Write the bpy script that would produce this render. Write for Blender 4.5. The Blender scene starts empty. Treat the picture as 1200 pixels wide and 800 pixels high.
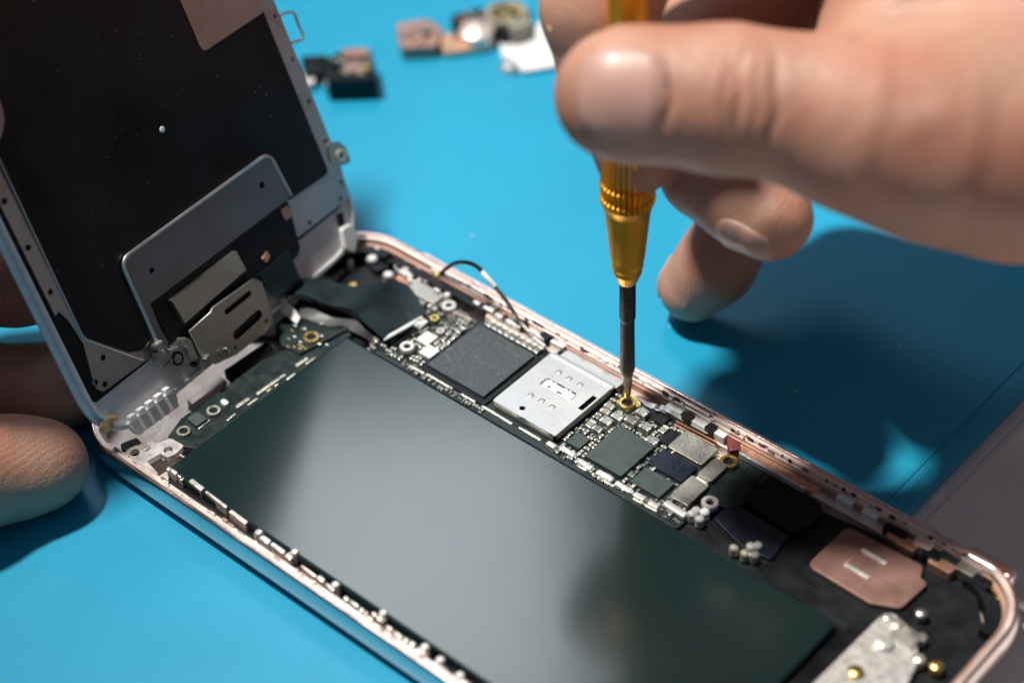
import bpy, bmesh, math, random
import numpy as np
from mathutils import Vector, Matrix
from mathutils.geometry import tessellate_polygon
S = 0.001                                   # everything is authored in millimetres
PI = math.pi
rnd = random.Random(7)
col = bpy.context.scene.collection
scene = bpy.context.scene

# ------------------------------------------------------------------ camera model (fitted to the phone's outline)
CAM = np.array([212.349, -122.219, 226.744]); F = 2375.17
RC = np.array([[0.75397, 0.65587, -0.03682], [0.41643, -0.52056, -0.74539], [-0.50805, 0.54667, -0.66561]])
def ray(px, py): return RC.T @ np.array([(px-600)/F, (py-400)/F, 1.0])
def P(px, py, z=0.0):                        # picture point -> point on the level plane z
    d = ray(px, py); s = (z-CAM[2])/d[2]; return CAM+s*d
def U(px, py, dep): return CAM+dep*ray(px, py)
# display pose: leans back 21 degrees on its lower edge
_t, _y, _r = math.radians(20.9), math.radians(5.5), math.radians(-1.0)
_Z = np.array([[math.cos(_y), -math.sin(_y), 0], [math.sin(_y), math.cos(_y), 0], [0, 0, 1]])
_X = np.array([[1, 0, 0], [0, math.cos(_r), -math.sin(_r)], [0, math.sin(_r), math.cos(_r)]])
K = .978; DO = CAM+(np.array([8.0, 2.3, 1.5])-CAM)*K; DU = _Z@_X@np.array([0, 1., 0]); DV = _Z@_X@np.array([-math.sin(_t), 0, math.cos(_t)])
DN = np.cross(DU, DV)
def D(px, py, n=0.0):                        # picture point -> (u, v) on the display's inner face
    d = ray(px, py); o = DO+DN*n; s = ((o-CAM)@DN)/(d@DN); q = CAM+s*d-o; return (q@DU, q@DV)

# ------------------------------------------------------------------ materials
def mat(name, base, rough=0.5, metal=0.0, var=0.12, vscale=300, bump=0.0, bscale=900, spec=0.5, coat=0.0,
        sss=0.0, sheen=0.0, specks=None, rvar=0.1, aniso=None, emis=None, trans=0.0):
    m = bpy.data.materials.new(name); m.use_nodes = True
    nt = m.node_tree; N = nt.nodes; Lk = nt.links; b = N['Principled BSDF']
    b.inputs['Roughness'].default_value = rough; b.inputs['Metallic'].default_value = metal
    b.inputs['Specular IOR Level'].default_value = spec
    b.inputs['Coat Weight'].default_value = coat; b.inputs['Coat Roughness'].default_value = 0.15
    if trans: b.inputs['Transmission Weight'].default_value = trans
    tc = N.new('ShaderNodeTexCoord'); mp = N.new('ShaderNodeMapping'); Lk.new(tc.outputs['Object'], mp.inputs[0])
    if aniso: mp.inputs['Scale'].default_value = aniso
    no = N.new('ShaderNodeTexNoise'); no.inputs['Scale'].default_value = vscale; no.inputs['Detail'].default_value = 6
    Lk.new(mp.outputs[0], no.inputs[0])
    rm = N.new('ShaderNodeValToRGB'); Lk.new(no.outputs['Fac'], rm.inputs[0])
    c = base; k0, k1 = 1-var, 1+var
    rm.color_ramp.elements[0].color = (c[0]*k0, c[1]*k0, c[2]*k0, 1); rm.color_ramp.elements[1].color = (min(1, c[0]*k1), min(1, c[1]*k1), min(1, c[2]*k1), 1)
    rm.color_ramp.elements[0].position = .3; rm.color_ramp.elements[1].position = .7
    out = rm.outputs[0]
    if specks:
        sc, th, colr = specks
        vo = N.new('ShaderNodeTexVoronoi'); vo.inputs['Scale'].default_value = sc; Lk.new(tc.outputs['Object'], vo.inputs[0])
        n2 = N.new('ShaderNodeTexNoise'); n2.inputs['Scale'].default_value = sc*.3; n2.inputs['Detail'].default_value = 3; Lk.new(tc.outputs['Object'], n2.inputs[0])
        mu = N.new('ShaderNodeMath'); mu.operation = 'MULTIPLY'; Lk.new(n2.outputs['Fac'], mu.inputs[0]); mu.inputs[1].default_value = th*2
        lt = N.new('ShaderNodeMath'); lt.operation = 'LESS_THAN'; Lk.new(vo.outputs['Distance'], lt.inputs[0]); 
        pw = N.new('ShaderNodeMath'); pw.operation = 'POWER'; Lk.new(mu.outputs[0], pw.inputs[0]); pw.inputs[1].default_value = 2.0
        Lk.new(pw.outputs[0], lt.inputs[1])
        mx = N.new('ShaderNodeMix'); mx.data_type = 'RGBA'; Lk.new(lt.outputs[0], mx.inputs[0]); Lk.new(out, mx.inputs[6]); mx.inputs[7].default_value = (*colr, 1)
        out = mx.outputs[2]
    Lk.new(out, b.inputs['Base Color'])
    mr = N.new('ShaderNodeMapRange'); Lk.new(no.outputs['Fac'], mr.inputs[0]); mr.inputs[1].default_value = .3; mr.inputs[2].default_value = .7
    mr.inputs[3].default_value = max(.02, rough-rvar); mr.inputs[4].default_value = min(1, rough+rvar); Lk.new(mr.outputs[0], b.inputs['Roughness'])
    if bump:
        n3 = N.new('ShaderNodeTexNoise'); n3.inputs['Scale'].default_value = bscale; n3.inputs['Detail'].default_value = 4
        Lk.new(mp.outputs[0], n3.inputs[0])
        bp = N.new('ShaderNodeBump'); bp.inputs['Strength'].default_value = min(1, bump); bp.inputs['Distance'].default_value = 0.0002
        Lk.new(n3.outputs['Fac'], bp.inputs['Height']); Lk.new(bp.outputs[0], b.inputs['Normal'])
    if sss:
        b.inputs['Subsurface Weight'].default_value = sss; b.inputs['Subsurface Radius'].default_value = (1.0, .35, .2); b.inputs['Subsurface Scale'].default_value = 0.0022
    if sheen: b.inputs['Sheen Weight'].default_value = sheen
    return m
M = {}
M['mat'] = mat('mat_silicone', (0.012, 0.31, 0.51), .40, 0, .10, 18, .25, 2500, specks=(260, .055, (.45, .75, .85)), rvar=.04, spec=.45)
M['table'] = mat('table_laminate', (0.78, 0.76, 0.73), .5, 0, .05, 30, .1, 1500)
M['rose'] = mat('rose_anodised', (0.88, 0.68, 0.65), .2, 1, .05, 200, .1, 3000, rvar=.06)
M['rosein'] = mat('rose_inner', (0.88, 0.72, 0.65), .42, .6, .12, 300, .2, 1500)
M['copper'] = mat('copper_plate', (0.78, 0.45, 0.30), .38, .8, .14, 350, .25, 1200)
M['copperdull'] = mat('copper_dull', (0.42, 0.25, 0.20), .5, .5, .14, 250, .2, 1200)
M['whitem'] = mat('plated_white', (0.74, 0.70, 0.67), .32, .5, .1, 700, .3, 1500)
M['cream'] = mat('tin_cream', (0.85, 0.80, 0.68), .3, .8, .15, 900, .3, 1500)
M['tin'] = mat('tin_solder', (0.86, 0.84, 0.80), .28, .9, .15, 1200, .5, 2500)
M['steel'] = mat('steel_plate', (0.60, 0.595, 0.59), .44, 1, .05, 120, .12, 1600)
M['shield'] = mat('nickel_shield', (0.50, 0.48, 0.43), .4, 1, .08, 300, .3, 2500)
M['bracketm'] = mat('bracket_metal', (0.50, 0.475, 0.43), .38, 1, .12, 160, .2, 2500, specks=(900, .16, (.7, .7, .7)))
M['platem'] = mat('back_plate_metal', (0.22, 0.21, 0.235), .42, 1, .1, 160, .2, 3000, specks=(900, .17, (.75, .75, .8)))
M['railm'] = mat('rail_metal', (0.44, 0.41, 0.42), .33, .9, .1, 200, .2, 2000)
M['graphite'] = mat('graphite_film', (0.006, 0.0065, 0.009), .34, 0, .4, 90, .06, 600, specks=(620, .215, (.20, .21, .24)), spec=.25, rvar=.08)
M['blackt'] = mat('black_tape', (0.006, 0.007, 0.010), .38, 0, .3, 250, .15, 900, spec=.25, rvar=.12)
M['blackp'] = mat('black_plastic', (0.008, 0.010, 0.013), .42, 0, .3, 300, .2, 1200, spec=.25, rvar=.12)
M['ribbon'] = mat('flex_black', (0.008, 0.018, 0.021), .4, 0, .35, 200, .5, 450, spec=.3, specks=(1500, .12, (.2, .25, .27)), rvar=.12)
M['pcb'] = mat('pcb_mask', (0.005, 0.015, 0.016), .4, 0, .4, 600, .35, 2200, specks=(900, .2, (.35, .32, .2)))
M['battery'] = mat('battery_pouch', (0.007, 0.020, 0.020), .16, 0, .1, 40, .03, 220, rvar=.008, spec=.65)
M['chip'] = mat('chip_mold', (0.055, 0.065, 0.075), .45, 0, .12, 1500, .9, 4200, specks=(3500, .42, (.20, .22, .25)))
M['chipg'] = mat('chip_green', (0.045, 0.065, 0.064), .5, 0, .12, 900, .4, 3200)
M['chipb'] = mat('chip_blue', (0.008, 0.013, 0.028), .3, 0, .2, 300, .2, 1500)
M['capbody'] = mat('ceramic_tan', (0.30, 0.27, 0.21), .5, 0, .2, 1500, .3, 3000)
M['capdark'] = mat('ceramic_grey', (0.17, 0.165, 0.14), .5, 0, .2, 1500, .3, 3000)
M['copperdark'] = mat('copper_shaded', (0.30, 0.165, 0.135), .45, .4, .14, 250, .2, 1200)  # darker copy of the dull copper, its shade put into the colour
M['gold'] = mat('gold_pad', (0.85, 0.62, 0.22), .3, 1, .1, 900, .3, 2500)
M['goldanod'] = mat('gold_anodised', (1.0, 0.46, 0.03), .36, .6, .06, 120, .06, 2500, rvar=.06)
M['shaft'] = mat('black_oxide_steel', (0.11, 0.105, 0.10), .35, .8, .25, 300, .3, 1600)
M['bit'] = mat('bit_steel', (0.42, 0.40, 0.36), .3, 1, .15, 500, .35, 1800)
M['framep'] = mat('frame_plastic', (0.74, 0.70, 0.70), .5, 0, .05, 160, .15, 1400)
M['whitep'] = mat('white_plastic', (0.80, 0.80, 0.79), .4, 0, .05, 250, .2, 1200)
M['glassw'] = mat('white_glass', (0.80, 0.82, 0.83), .12, 0, .02, 100, coat=.5)
M['glassd'] = mat('dark_glass', (0.01, 0.01, 0.012), .06, 0, .1, 100, coat=1)
M['brownred'] = mat('maroon_foam', (0.16, 0.03, 0.03), .5, 0, .3, 500, .3, 1200)
M['stain'] = mat('glue_stain', (0.55, 0.36, 0.16), .4, 0, .5, 900, .6, 1500)
M['rubberw'] = mat('pale_rubber', (0.72, 0.76, 0.75), .55, 0, .06, 400, .2, 1400)
def skin_mat(name, base, wet=0.0):
    m = mat(name, base, .46, 0, .10, 90, 0, 0, spec=.55, sss=.35, rvar=.08)
    nt = m.node_tree; N = nt.nodes; Lk = nt.links; b = N['Principled BSDF']
    tc = N.new('ShaderNodeTexCoord')
    vo = N.new('ShaderNodeTexVoronoi'); vo.inputs['Scale'].default_value = 1700; vo.feature = 'DISTANCE_TO_EDGE'
    n1 = N.new('ShaderNodeTexNoise'); n1.inputs['Scale'].default_value = 420; n1.inputs['Detail'].default_value = 8; n1.inputs['Roughness'].default_value = .65
    wv = N.new('ShaderNodeTexWave'); wv.inputs['Scale'].default_value = 420; wv.inputs['Distortion'].default_value = 5; wv.inputs['Detail'].default_value = 3
    for q in (vo, n1, wv): Lk.new(tc.outputs['Object'], q.inputs[0])
    a = N.new('ShaderNodeMath'); a.operation = 'MULTIPLY_ADD'; Lk.new(vo.outputs['Distance'], a.inputs[0]); a.inputs[1].default_value = .8; Lk.new(n1.outputs['Fac'], a.inputs[2])
    a2 = N.new('ShaderNodeMath'); a2.operation = 'MULTIPLY_ADD'; Lk.new(wv.outputs['Fac'], a2.inputs[0]); a2.inputs[1].default_value = .18; Lk.new(a.outputs[0], a2.inputs[2])
    bp = N.new('ShaderNodeBump'); bp.inputs['Strength'].default_value = .6; bp.inputs['Distance'].default_value = .0003
    Lk.new(a2.outputs[0], bp.inputs['Height']); Lk.new(bp.outputs[0], b.inputs['Normal'])
    # ruddy mottling
    src = b.inputs['Base Color'].links[0].from_socket
    n2 = N.new('ShaderNodeTexNoise'); n2.inputs['Scale'].default_value = 70; n2.inputs['Detail'].default_value = 4; Lk.new(tc.outputs['Object'], n2.inputs[0])
    r2 = N.new('ShaderNodeMapRange'); r2.inputs[1].default_value = .4; r2.inputs[2].default_value = .68; Lk.new(n2.outputs['Fac'], r2.inputs[0]); r2.inputs[4].default_value = .8
    mx = N.new('ShaderNodeMix'); mx.data_type = 'RGBA'; Lk.new(r2.outputs[0], mx.inputs[0]); Lk.new(src, mx.inputs[6]); mx.inputs[7].default_value = (base[0]*.95, base[1]*.66, base[2]*.62, 1)
    Lk.new(mx.outputs[2], b.inputs['Base Color'])
    return m
M['skin'] = skin_mat('skin', (0.53, 0.285, 0.20))
M['nail'] = mat('nail', (0.55, 0.31, 0.255), .4, 0, .04, 200, .1, 500, sss=.2, coat=.05, aniso=(1, 1, 1))

# ------------------------------------------------------------------ mesh builder
class MB:
    def __init__(s): s.bm = bmesh.new(); s.mi = 0
    def _tag(s, before):
        for f in s.bm.faces:
            if f.index == -1 or f.index >= before: f.material_index = s.mi
    def poly(s, pts, z0, z1, holes=(), bev=0.0, T=None, seg=2):
        """flat plate: outline pts (x, y) between z0 and z1, with holes"""
        b = bmesh.new()
        def loop(pp):
            vs = [b.verts.new((x, y, z1)) for x, y in pp]
            return [b.edges.new((vs[i], vs[(i+1) % len(vs)])) for i in range(len(vs))]
        if holes:
            lps = [[Vector((x, y, z1)) for x, y in pp] for pp in [pts]+list(holes)]
            vs = [b.verts.new(v) for l_ in lps for v in l_]
            fs = []
            for t in tessellate_polygon(lps):
                try: fs.append(b.faces.new([vs[i] for i in t]))
                except ValueError: pass
            b.normal_update()
            for f_ in fs:
                if f_.normal.z < 0: f_.normal_flip()
        else:
            fs = [b.faces.new([b.verts.new((x, y, z1)) for x, y in pts])]
        b.normal_update()
        if sum(f.normal.z*f.calc_area() for f in fs) < 0: bmesh.ops.reverse_faces(b, faces=fs)
        r = bmesh.ops.extrude_face_region(b, geom=fs)
        nv = [g for g in r['geom'] if isinstance(g, bmesh.types.BMVert)]
        for v in nv: v.co.z = z0
        bmesh.ops.recalc_face_normals(b, faces=b.faces[:])
        if bev:
            b.normal_update()
            ed = [e for e in b.edges if len(e.link_faces) == 2 and e.calc_face_angle(0) > .5]
            bmesh.ops.bevel(b, geom=ed, offset=bev, segments=seg, profile=.6, affect='EDGES', clamp_overlap=True)
        s._merge(b, T); return s
    def box(s, x0, x1, y0, y1, z0, z1, bev=0.0, T=None, seg=2):
        if x1 < x0: x0, x1 = x1, x0
        if y1 < y0: y0, y1 = y1, y0
        return s.poly([(x0, y0), (x1, y0), (x1, y1), (x0, y1)], z0, z1, (), bev, T, seg)
    def bar(s, a, b, w, z0, z1, bev=0.0):
        a = np.array(a[:2]); b = np.array(b[:2]); t = (b-a)/max(1e-6, np.linalg.norm(b-a)); n = np.array([-t[1], t[0]])*w/2
        return s.poly([tuple(a-n), tuple(b-n), tuple(b+n), tuple(a+n)], z0, z1, (), bev)
    def lathe(s, prof, c=(0, 0, 0), axis=(0, 0, 1), n=32, flute=None, cap=True):
        """prof: list of (radius, height) along the axis; closed with caps"""
        ax = Vector(axis).normalized(); q = Vector((0, 0, 1)).rotation_difference(ax).to_matrix().to_4x4()
        T = Matrix.Translation(Vector(c))@q
        b = bmesh.new(); rings = []
        for r, h in prof:
            ring = []
            for i in range(n):
                a = 2*PI*i/n; rr = r
                if flute and flute[0] <= h <= flute[1]: rr = r*(1-flute[3]*(.5-.5*math.cos(a*flute[2]))**2)
                ring.append(b.verts.new((rr*math.cos(a), rr*math.sin(a), h)))
            rings.append(ring)
        for k in range(len(rings)-1):
            for i in range(n):
                b.faces.new((rings[k][i], rings[k][(i+1) % n], rings[k+1][(i+1) % n], rings[k+1][i]))
        if cap:
            if prof[0][0] > 1e-4: b.faces.new(rings[0][::-1])
            if prof[-1][0] > 1e-4: b.faces.new(rings[-1])
        bmesh.ops.recalc_face_normals(b, faces=b.faces[:])
        s._merge(b, T); return s
    def ring(s, c, ro, ri, z0, z1, n=28):
        k = (ro-ri)*.2
        b = [(ri, z0), (ro, z0), (ro, z1-k), (ro-k, z1), (ri+k, z1), (ri, z1-k), (ri, z0)]
        return s.lathe(b, (c[0], c[1], 0), n=n, cap=False)
    def tube(s, pts, r, n=10):
        b = bmesh.new(); pts = [Vector(p) for p in pts]; rings = []
        up = Vector((0.13, .2, 1)).normalized()
        for i, p in enumerate(pts):
            t = (pts[min(i+1, len(pts)-1)]-pts[max(i-1, 0)]).normalized()
            a = t.cross(up).normalized(); c = a.cross(t).normalized(); rr = r[i] if isinstance(r, (list, tuple)) else r
            rings.append([b.verts.new(p+a*rr*math.cos(2*PI*k/n)+c*rr*math.sin(2*PI*k/n)) for k in range(n)])
        for k in range(len(rings)-1):
            for i in range(n): b.faces.new((rings[k][i], rings[k][(i+1) % n], rings[k+1][(i+1) % n], rings[k+1][i]))
        b.faces.new(rings[0][::-1]); b.faces.new(rings[-1])
        bmesh.ops.recalc_face_normals(b, faces=b.faces[:]); s._merge(b, None); return s
    def blob(s, c, r, sub=2, jit=0.0, seed=0):
        b = bmesh.new(); bmesh.ops.create_icosphere(b, subdivisions=sub, radius=1); g = random.Random(seed)
        for v in b.verts:
            k = 1+g.uniform(-jit, jit); v.co = Vector((v.co.x*r[0]*k+c[0], v.co.y*r[1]*k+c[1], v.co.z*r[2]*k+c[2]))
        s._merge(b, None); return s
    def sheet(s, A, B, th, n=6, m=8):
        """ribbon lofted between two edge curves, with thickness"""
        A = spline(A, n); B = spline(B, n); b = bmesh.new(); g = []
        for a, c in zip(A, B): g.append([Vector(a).lerp(Vector(c), k/m) for k in range(m+1)])
        R_, C_ = len(g), m+1; top = []; bot = []
        for i in range(R_):
            ti = g[min(i+1, R_-1)][0]-g[max(i-1, 0)][0]
            for_row_t = []; for_row_b = []
            for k in range(C_):
                w = g[i][min(k+1, m)]-g[i][max(k-1, 0)]; nn = ti.cross(w).normalized()
                if nn.z < 0: nn = -nn
                for_row_t.append(b.verts.new(g[i][k])); for_row_b.append(b.verts.new(g[i][k]-nn*th))
            top.append(for_row_t); bot.append(for_row_b)
        for i in range(R_-1):
            for k in range(m):
                b.faces.new((top[i][k], top[i+1][k], top[i+1][k+1], top[i][k+1])); b.faces.new((bot[i][k], bot[i][k+1], bot[i+1][k+1], bot[i+1][k]))
            b.faces.new((top[i][0], bot[i][0], bot[i+1][0], top[i+1][0])); b.faces.new((top[i][m], top[i+1][m], bot[i+1][m], bot[i][m]))
        for k in range(m):
            b.faces.new((top[0][k], top[0][k+1], bot[0][k+1], bot[0][k])); b.faces.new((top[-1][k], bot[-1][k], bot[-1][k+1], top[-1][k+1]))
        bmesh.ops.recalc_face_normals(b, faces=b.faces[:]); s._merge(b, None); return s
    def _merge(s, b, T):
        if T is not None: bmesh.ops.transform(b, matrix=T, verts=b.verts[:])
        vm = {v: s.bm.verts.new(v.co) for v in b.verts}
        for f in b.faces:
            try: nf = s.bm.faces.new([vm[v] for v in f.verts]); nf.material_index = s.mi
            except ValueError: pass
        b.free()
    def build(s, name, mats, parent=None, smooth=True, off=(0, 0, 0)):
        me = bpy.data.meshes.new(name); o3 = Vector(off)
        for v in s.bm.verts: v.co = (v.co-o3)*S
        s.bm.to_mesh(me); s.bm.free()
        for m in (mats if isinstance(mats, (list, tuple)) else [mats]): me.materials.append(M[m] if isinstance(m, str) else m)
        o = bpy.data.objects.new(name, me); col.objects.link(o)
        if smooth:
            me.polygons.foreach_set('use_smooth', [True]*len(me.polygons))
            me.set_sharp_from_angle(angle=math.radians(38))
            wn = o.modifiers.new('normals', 'WEIGHTED_NORMAL'); wn.keep_sharp = True; wn.weight = 90
        if parent: o.parent = parent
        return o
def spline(pts, n=6):
    pts = [np.array(p, float) for p in pts]; out = []
    q = [2*pts[0]-pts[1]]+pts+[2*pts[-1]-pts[-2]]
    for i in range(1, len(q)-2):
        for k in range(n):
            t = k/n; a, b, c, d = q[i-1:i+3]
            out.append(.5*((2*b)+(-a+c)*t+(2*a-5*b+4*c-d)*t*t+(-a+3*b-3*c+d)*t**3))
    out.append(pts[-1]); return out
def rpoly(pts, r, seg=5):
    """round the corners of a polygon"""
    out = []; n = len(pts); rs = r if isinstance(r, (list, tuple)) else [r]*n
    for i in range(n):
        p0, p, p1 = (np.array(pts[(i+k) % n], float)[:2] for k in (-1, 0, 1)); rr = rs[i]
        if rr <= 0: out.append(tuple(p)); continue
        a = p0-p; b = p1-p; la, lb = np.linalg.norm(a), np.linalg.norm(b); a /= la; b /= lb
        ang = math.acos(max(-1, min(1, a@b))); t = min(rr/math.tan(ang/2), la*.48, lb*.48)
        for k in range(seg+1):
            u = k/seg; q = (1-u)**2*(p+a*t)+2*u*(1-u)*p+u*u*(p+b*t); out.append(tuple(q))
    return out
def rrect(x0, x1, y0, y1, r, seg=6): return rpoly([(x0, y0), (x1, y0), (x1, y1), (x0, y1)], r, seg)
def circ(c, r, n=16): return [(c[0]+r*math.cos(2*PI*i/n), c[1]+r*math.sin(2*PI*i/n)) for i in range(n)]
def tag(o, label=None, cat=None, group=None, kind=None):
    if label: o['label'] = label
    if cat: o['category'] = cat
    if group: o['group'] = group
    if kind: o['kind'] = kind
    return o
def empty(name, loc, mtx=None):
    o = bpy.data.objects.new(name, None); col.objects.link(o); o.empty_display_size = .01
    if mtx is not None: o.matrix_world = mtx
    else: o.location = Vector(loc)*S
    return o

# ------------------------------------------------------------------ setting: table and mat
mb = MB(); mb.box(-1500, 1500, -1500, 1500, -30, -3.6, 2)
tag(mb.build('tabletop', 'table'), kind='structure')
mb = MB()
mb.poly(rrect(-420, 112, -300, 420, 6), -2.2, -.012-.0, (), .5)
o = mb.build('repair_mat', 'mat'); tag(o, 'blue silicone repair mat under the opened phone', 'mat')
mb = MB()                                     # raised border strip, set a groove away from the field
mb.poly(rrect(109.4, 111.8, -299, 419, .6), -.5, .45, (), .4)
mb.build('border_ridge', 'mat', o)
mb = MB(); mb.poly(rrect(-421, 113.6, -301, 421, 6), -3.6, -2.2, (), .3); mb.build('pale_edge_layer', 'framep', o)  # pale layer added in place of the mat's lit side edge
mb = MB(); mb.poly(rrect(107.2, 108.3, -299, 419, .3), -.5, .22, (), .2); mb.build('border_ridge', 'mat', o)

# ------------------------------------------------------------------ phone
PC = (69.15, 33.55, 0)
phone = empty('smartphone', PC)
tag(phone, 'opened rose gold smartphone lying on the blue mat with battery and circuit board exposed', 'smartphone')
def part(b, name, mats, parent=phone, **k): return b.build(name, mats, parent, off=PC, **k)
LEN, WID, RAD = 138.3, 67.1, 11.2
def outl(ins, r=None):
    r = max(RAD-ins, 1.5); pts = []
    for cx, cy, a0 in ((r+ins, r+ins, PI), (LEN-r-ins, r+ins, 1.5*PI), (LEN-r-ins, WID-r-ins, 0), (r+ins, WID-r-ins, .5*PI)):
        for k in range(17): a = a0+k*PI/32; pts.append((cx+r*math.cos(a), cy+r*math.sin(a)))
    return pts
prof = [(3.0, .05), (1.7, .2), (.75, .8), (.2, 1.8), (0, 3.0), (0, 4.4), (.06, 5.3), (.2, 5.75), (.42, 5.95), (.62, 6.0), (.78, 5.94), (.84, 5.5), (1.5, 5.45), (1.6, 5.3), (1.65, 4.6), (2.3, 4.5), (2.35, 1.2)]
b = bmesh.new(); rings = [[b.verts.new((x, y, z)) for x, y in outl(i)] for i, z in prof]
inner_set = set(v for rg in rings[11:] for v in rg)
for k in range(len(rings)-1):
    n = len(rings[k])
    for i in range(n): b.faces.new((rings[k][i], rings[k][(i+1) % n], rings[k+1][(i+1) % n], rings[k+1][i]))
b.faces.new(rings[0][::-1]); b.faces.new(rings[-1])
bmesh.ops.recalc_face_normals(b, faces=b.faces[:])
nprof = len(rings[0])
for f_ in b.faces:
    c_ = f_.calc_center_median(); ins_ = min(c_.x, LEN-c_.x, c_.y, WID-c_.y)
    f_.material_index = 0
for k, f_ in enumerate(b.faces):
    zz = [v.co.z for v in f_.verts]
    if max(zz) < 5.61 and min(zz) >= 1.15 and min(zz) > 1.1:
        xs = [v.co for v in f_.verts]
        inn = all(v in inner_set for v in f_.verts)
        if inn: f_.material_index = 1 if min(zz) > 5 else (3 if len(f_.verts) > 4 else 2)
mb = MB()
vm = {v: mb.bm.verts.new(v.co) for v in b.verts}
for f_ in b.faces:
    nf = mb.bm.faces.new([vm[v] for v in f_.verts]); nf.material_index = f_.material_index
b.free()
housing = part(mb, 'housing', ['rose', 'rosein', 'copperdull', 'rosein'])

# battery
bx0, bx1, by0, by1 = 20.6, 118.0, 4.2, 43.9
mb = MB(); mb.poly(rrect(bx0, bx1, by0, by1, .9), 1.3, 4.95, (), .55, seg=4)
me_b = part(mb, 'battery', 'battery')
mb = MB(); mb.poly(rrect(bx0+.2, bx1+4, by0-.75, by1+.75, .9), 1.25, 3.3, (), .3)
part(mb, 'battery_tray', 'blackt')

# logic board
Z = 3.0                                        # board top
mb = MB(); mb.poly(rpoly([(24, 45.3), (88.5, 45.3), (88.5, 49.5), (86, 60), (80, 63.2), (36, 63.2), (30, 60), (24, 58)], .8), 1.9, Z, (), .1)
board = part(mb, 'logic_board', 'pcb')
def pr(px, py, z): q = P(px, py, z); return (q[0], q[1])
def bb(pts, z):
    q = [P(x, y, z) for x, y in pts]; return min(a[0] for a in q), max(a[0] for a in q), min(a[1] for a in q), max(a[1] for a in q)
def chip(name, r, z1, m, bev=.12, parent=None, z0=None, label=None, rad=0.15):
    b_ = MB(); b_.poly(rrect(*r, rad, 3), Z-.02 if z0 is None else z0, z1, (), bev)
    o_ = part(b_, name, m, parent or board)
    if label: o_['label'] = label
    return o_
# processor on a slightly larger black carrier
chip('chip_base', (34.5, 48.4, 46.9, 61.2), 3.4, 'blackp')
chip('processor_chip', (35.1, 47.4, 47.9, 60.6), 3.95, 'chip', .06)
# SIM reader
sx0, sx1, sy0, sy1 = 49.6, 62.6, 47.7, 62.2
tr = chip('card_reader', (sx0+.25, sx1-.2, sy0+.2, sy1+2.0), 3.95, ['blackp'])
zt = 4.62
def hr(px, py, w, h): # hole rectangle around picture point
    c = pr(px, py, zt); return rrect(c[0]-w/2, c[0]+w/2, c[1]-h/2, c[1]+h/2, .3, 3)
holes = [hr(655, 436, .95, .95), hr(667, 443.5, .95, .95), hr(680, 450.5, .95, .95), hr(622, 463, .95, .95), hr(635, 469.5, .95, .95), hr(647, 476.5, .95, .95),
         circ(pr(612, 478, zt), .5, 12)]
c0 = pr(654, 456, zt); holes.append(rrect(c0[0]-3.2, c0[0]+3.2, c0[1]-1.1, c0[1]+1.1, .7, 4))
c1 = pr(694, 475, zt); c1 = (min(c1[0], sx1-.75), c1[1]); holes.append(rrect(c1[0]-.5, c1[0]+.45, c1[1]-1.9, c1[1]+1.9, .1, 2))
mb = MB(); mb.poly(rrect(sx0, sx1, sy0, sy1, .25, 3), 4.42, zt, holes, 0)
mb.box(sx1-.18, sx1-.02, sy0+.5, sy1-.5, 3.2, 4.42); mb.box(sx0+.3, sx1-.5, sy0+.01, sy0+.14, 3.2, 4.42)
pl = part(mb, 'reader_cover', 'steel', tr)
mb = MB(); mb.poly(rrect(sx0+1.3, sx1+.35, sy1+.35, sy1+2.7, .2, 3), 4.0, 4.2, (), .05); part(mb, 'rear_cover', 'steel', tr)
mb = MB(); mb.box(sx0+.4, sx1+.2, sy1-.7, sy1+.3, 4.15, 4.8, .2); part(mb, 'cover_ridge', 'steel', tr)
mb = MB()
mb.box(c0[0]-3.0, c0[0]+3.0, c0[1]-.9, c0[1]+.9, 4.1, 4.5, .15)
for x in (-2.2, -1.3, .9, 1.8): mb.box(c0[0]+x-.3, c0[0]+x+.3, c0[1]-.25, c0[1]+1.05, 4.3, 4.56, .05)
mb.mi = 1
for x, y in ((-1.6, -.35), (.4, -.45), (.8, -.3)): mb.box(c0[0]+x-.25, c0[0]+x+.25, c0[1]+y-.2, c0[1]+y+.2, 4.3, 4.53, .03)
part(mb, 'contact_pins', ['whitep', 'chipb'], tr)
mb = MB()
for h in ((622, 463), (655, 436), (667, 443.5), (680, 450.5), (635, 469.5), (647, 476.5)):
    c = pr(*h, zt); mb.box(c[0]-.4, c[0]+.3, c[1]-.4, c[1]+.4, 3.9, 4.55, .05)
part(mb, 'contact_springs', 'whitem', tr)
# other chips
chip('power_chip', bb([(688, 531), (726, 557), (768, 522), (729, 500)], 3.8)[0:4], 3.85, 'chipg', .06)
chip('small_chip', bb([(665, 516), (677, 525), (691, 515), (681, 508)], 3.6), 3.65, 'chipg', .05)
chip('shield_can', bb([(784, 521), (822, 545), (842, 526), (803, 504)], 3.9), 3.95, 'shield', .15, rad=.5)
chip('dark_chip', bb([(762, 544), (801, 563), (816, 547), (778, 526)], 3.5), 3.55, 'chipb', .05)
chip('memory_chip', bb([(739, 563), (772, 583), (789, 566), (757, 547)], 3.6), 3.65, 'chipg', .05)
chip('black_chip', bb([(762, 489), (775, 497), (786, 489), (773, 481)], 3.5), 3.5, 'blackp', .05)
chip('black_chip', bb([(774, 515), (785, 523), (797, 511), (786, 503)], 3.5), 3.5, 'blackp', .05)
for pp in ([(488, 397), (498, 404), (513, 395), (503, 389)], [(491, 412), (503, 420), (515, 411), (504, 404)]): chip('silver_chip', bb(pp, 3.7), 3.75, 'whitem', .08)
chip('connector_block', bb([(785, 580), (805, 592), (832, 568), (811, 559)], 4.2), 4.25, 'bracketm', .3, rad=.4)
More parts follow.
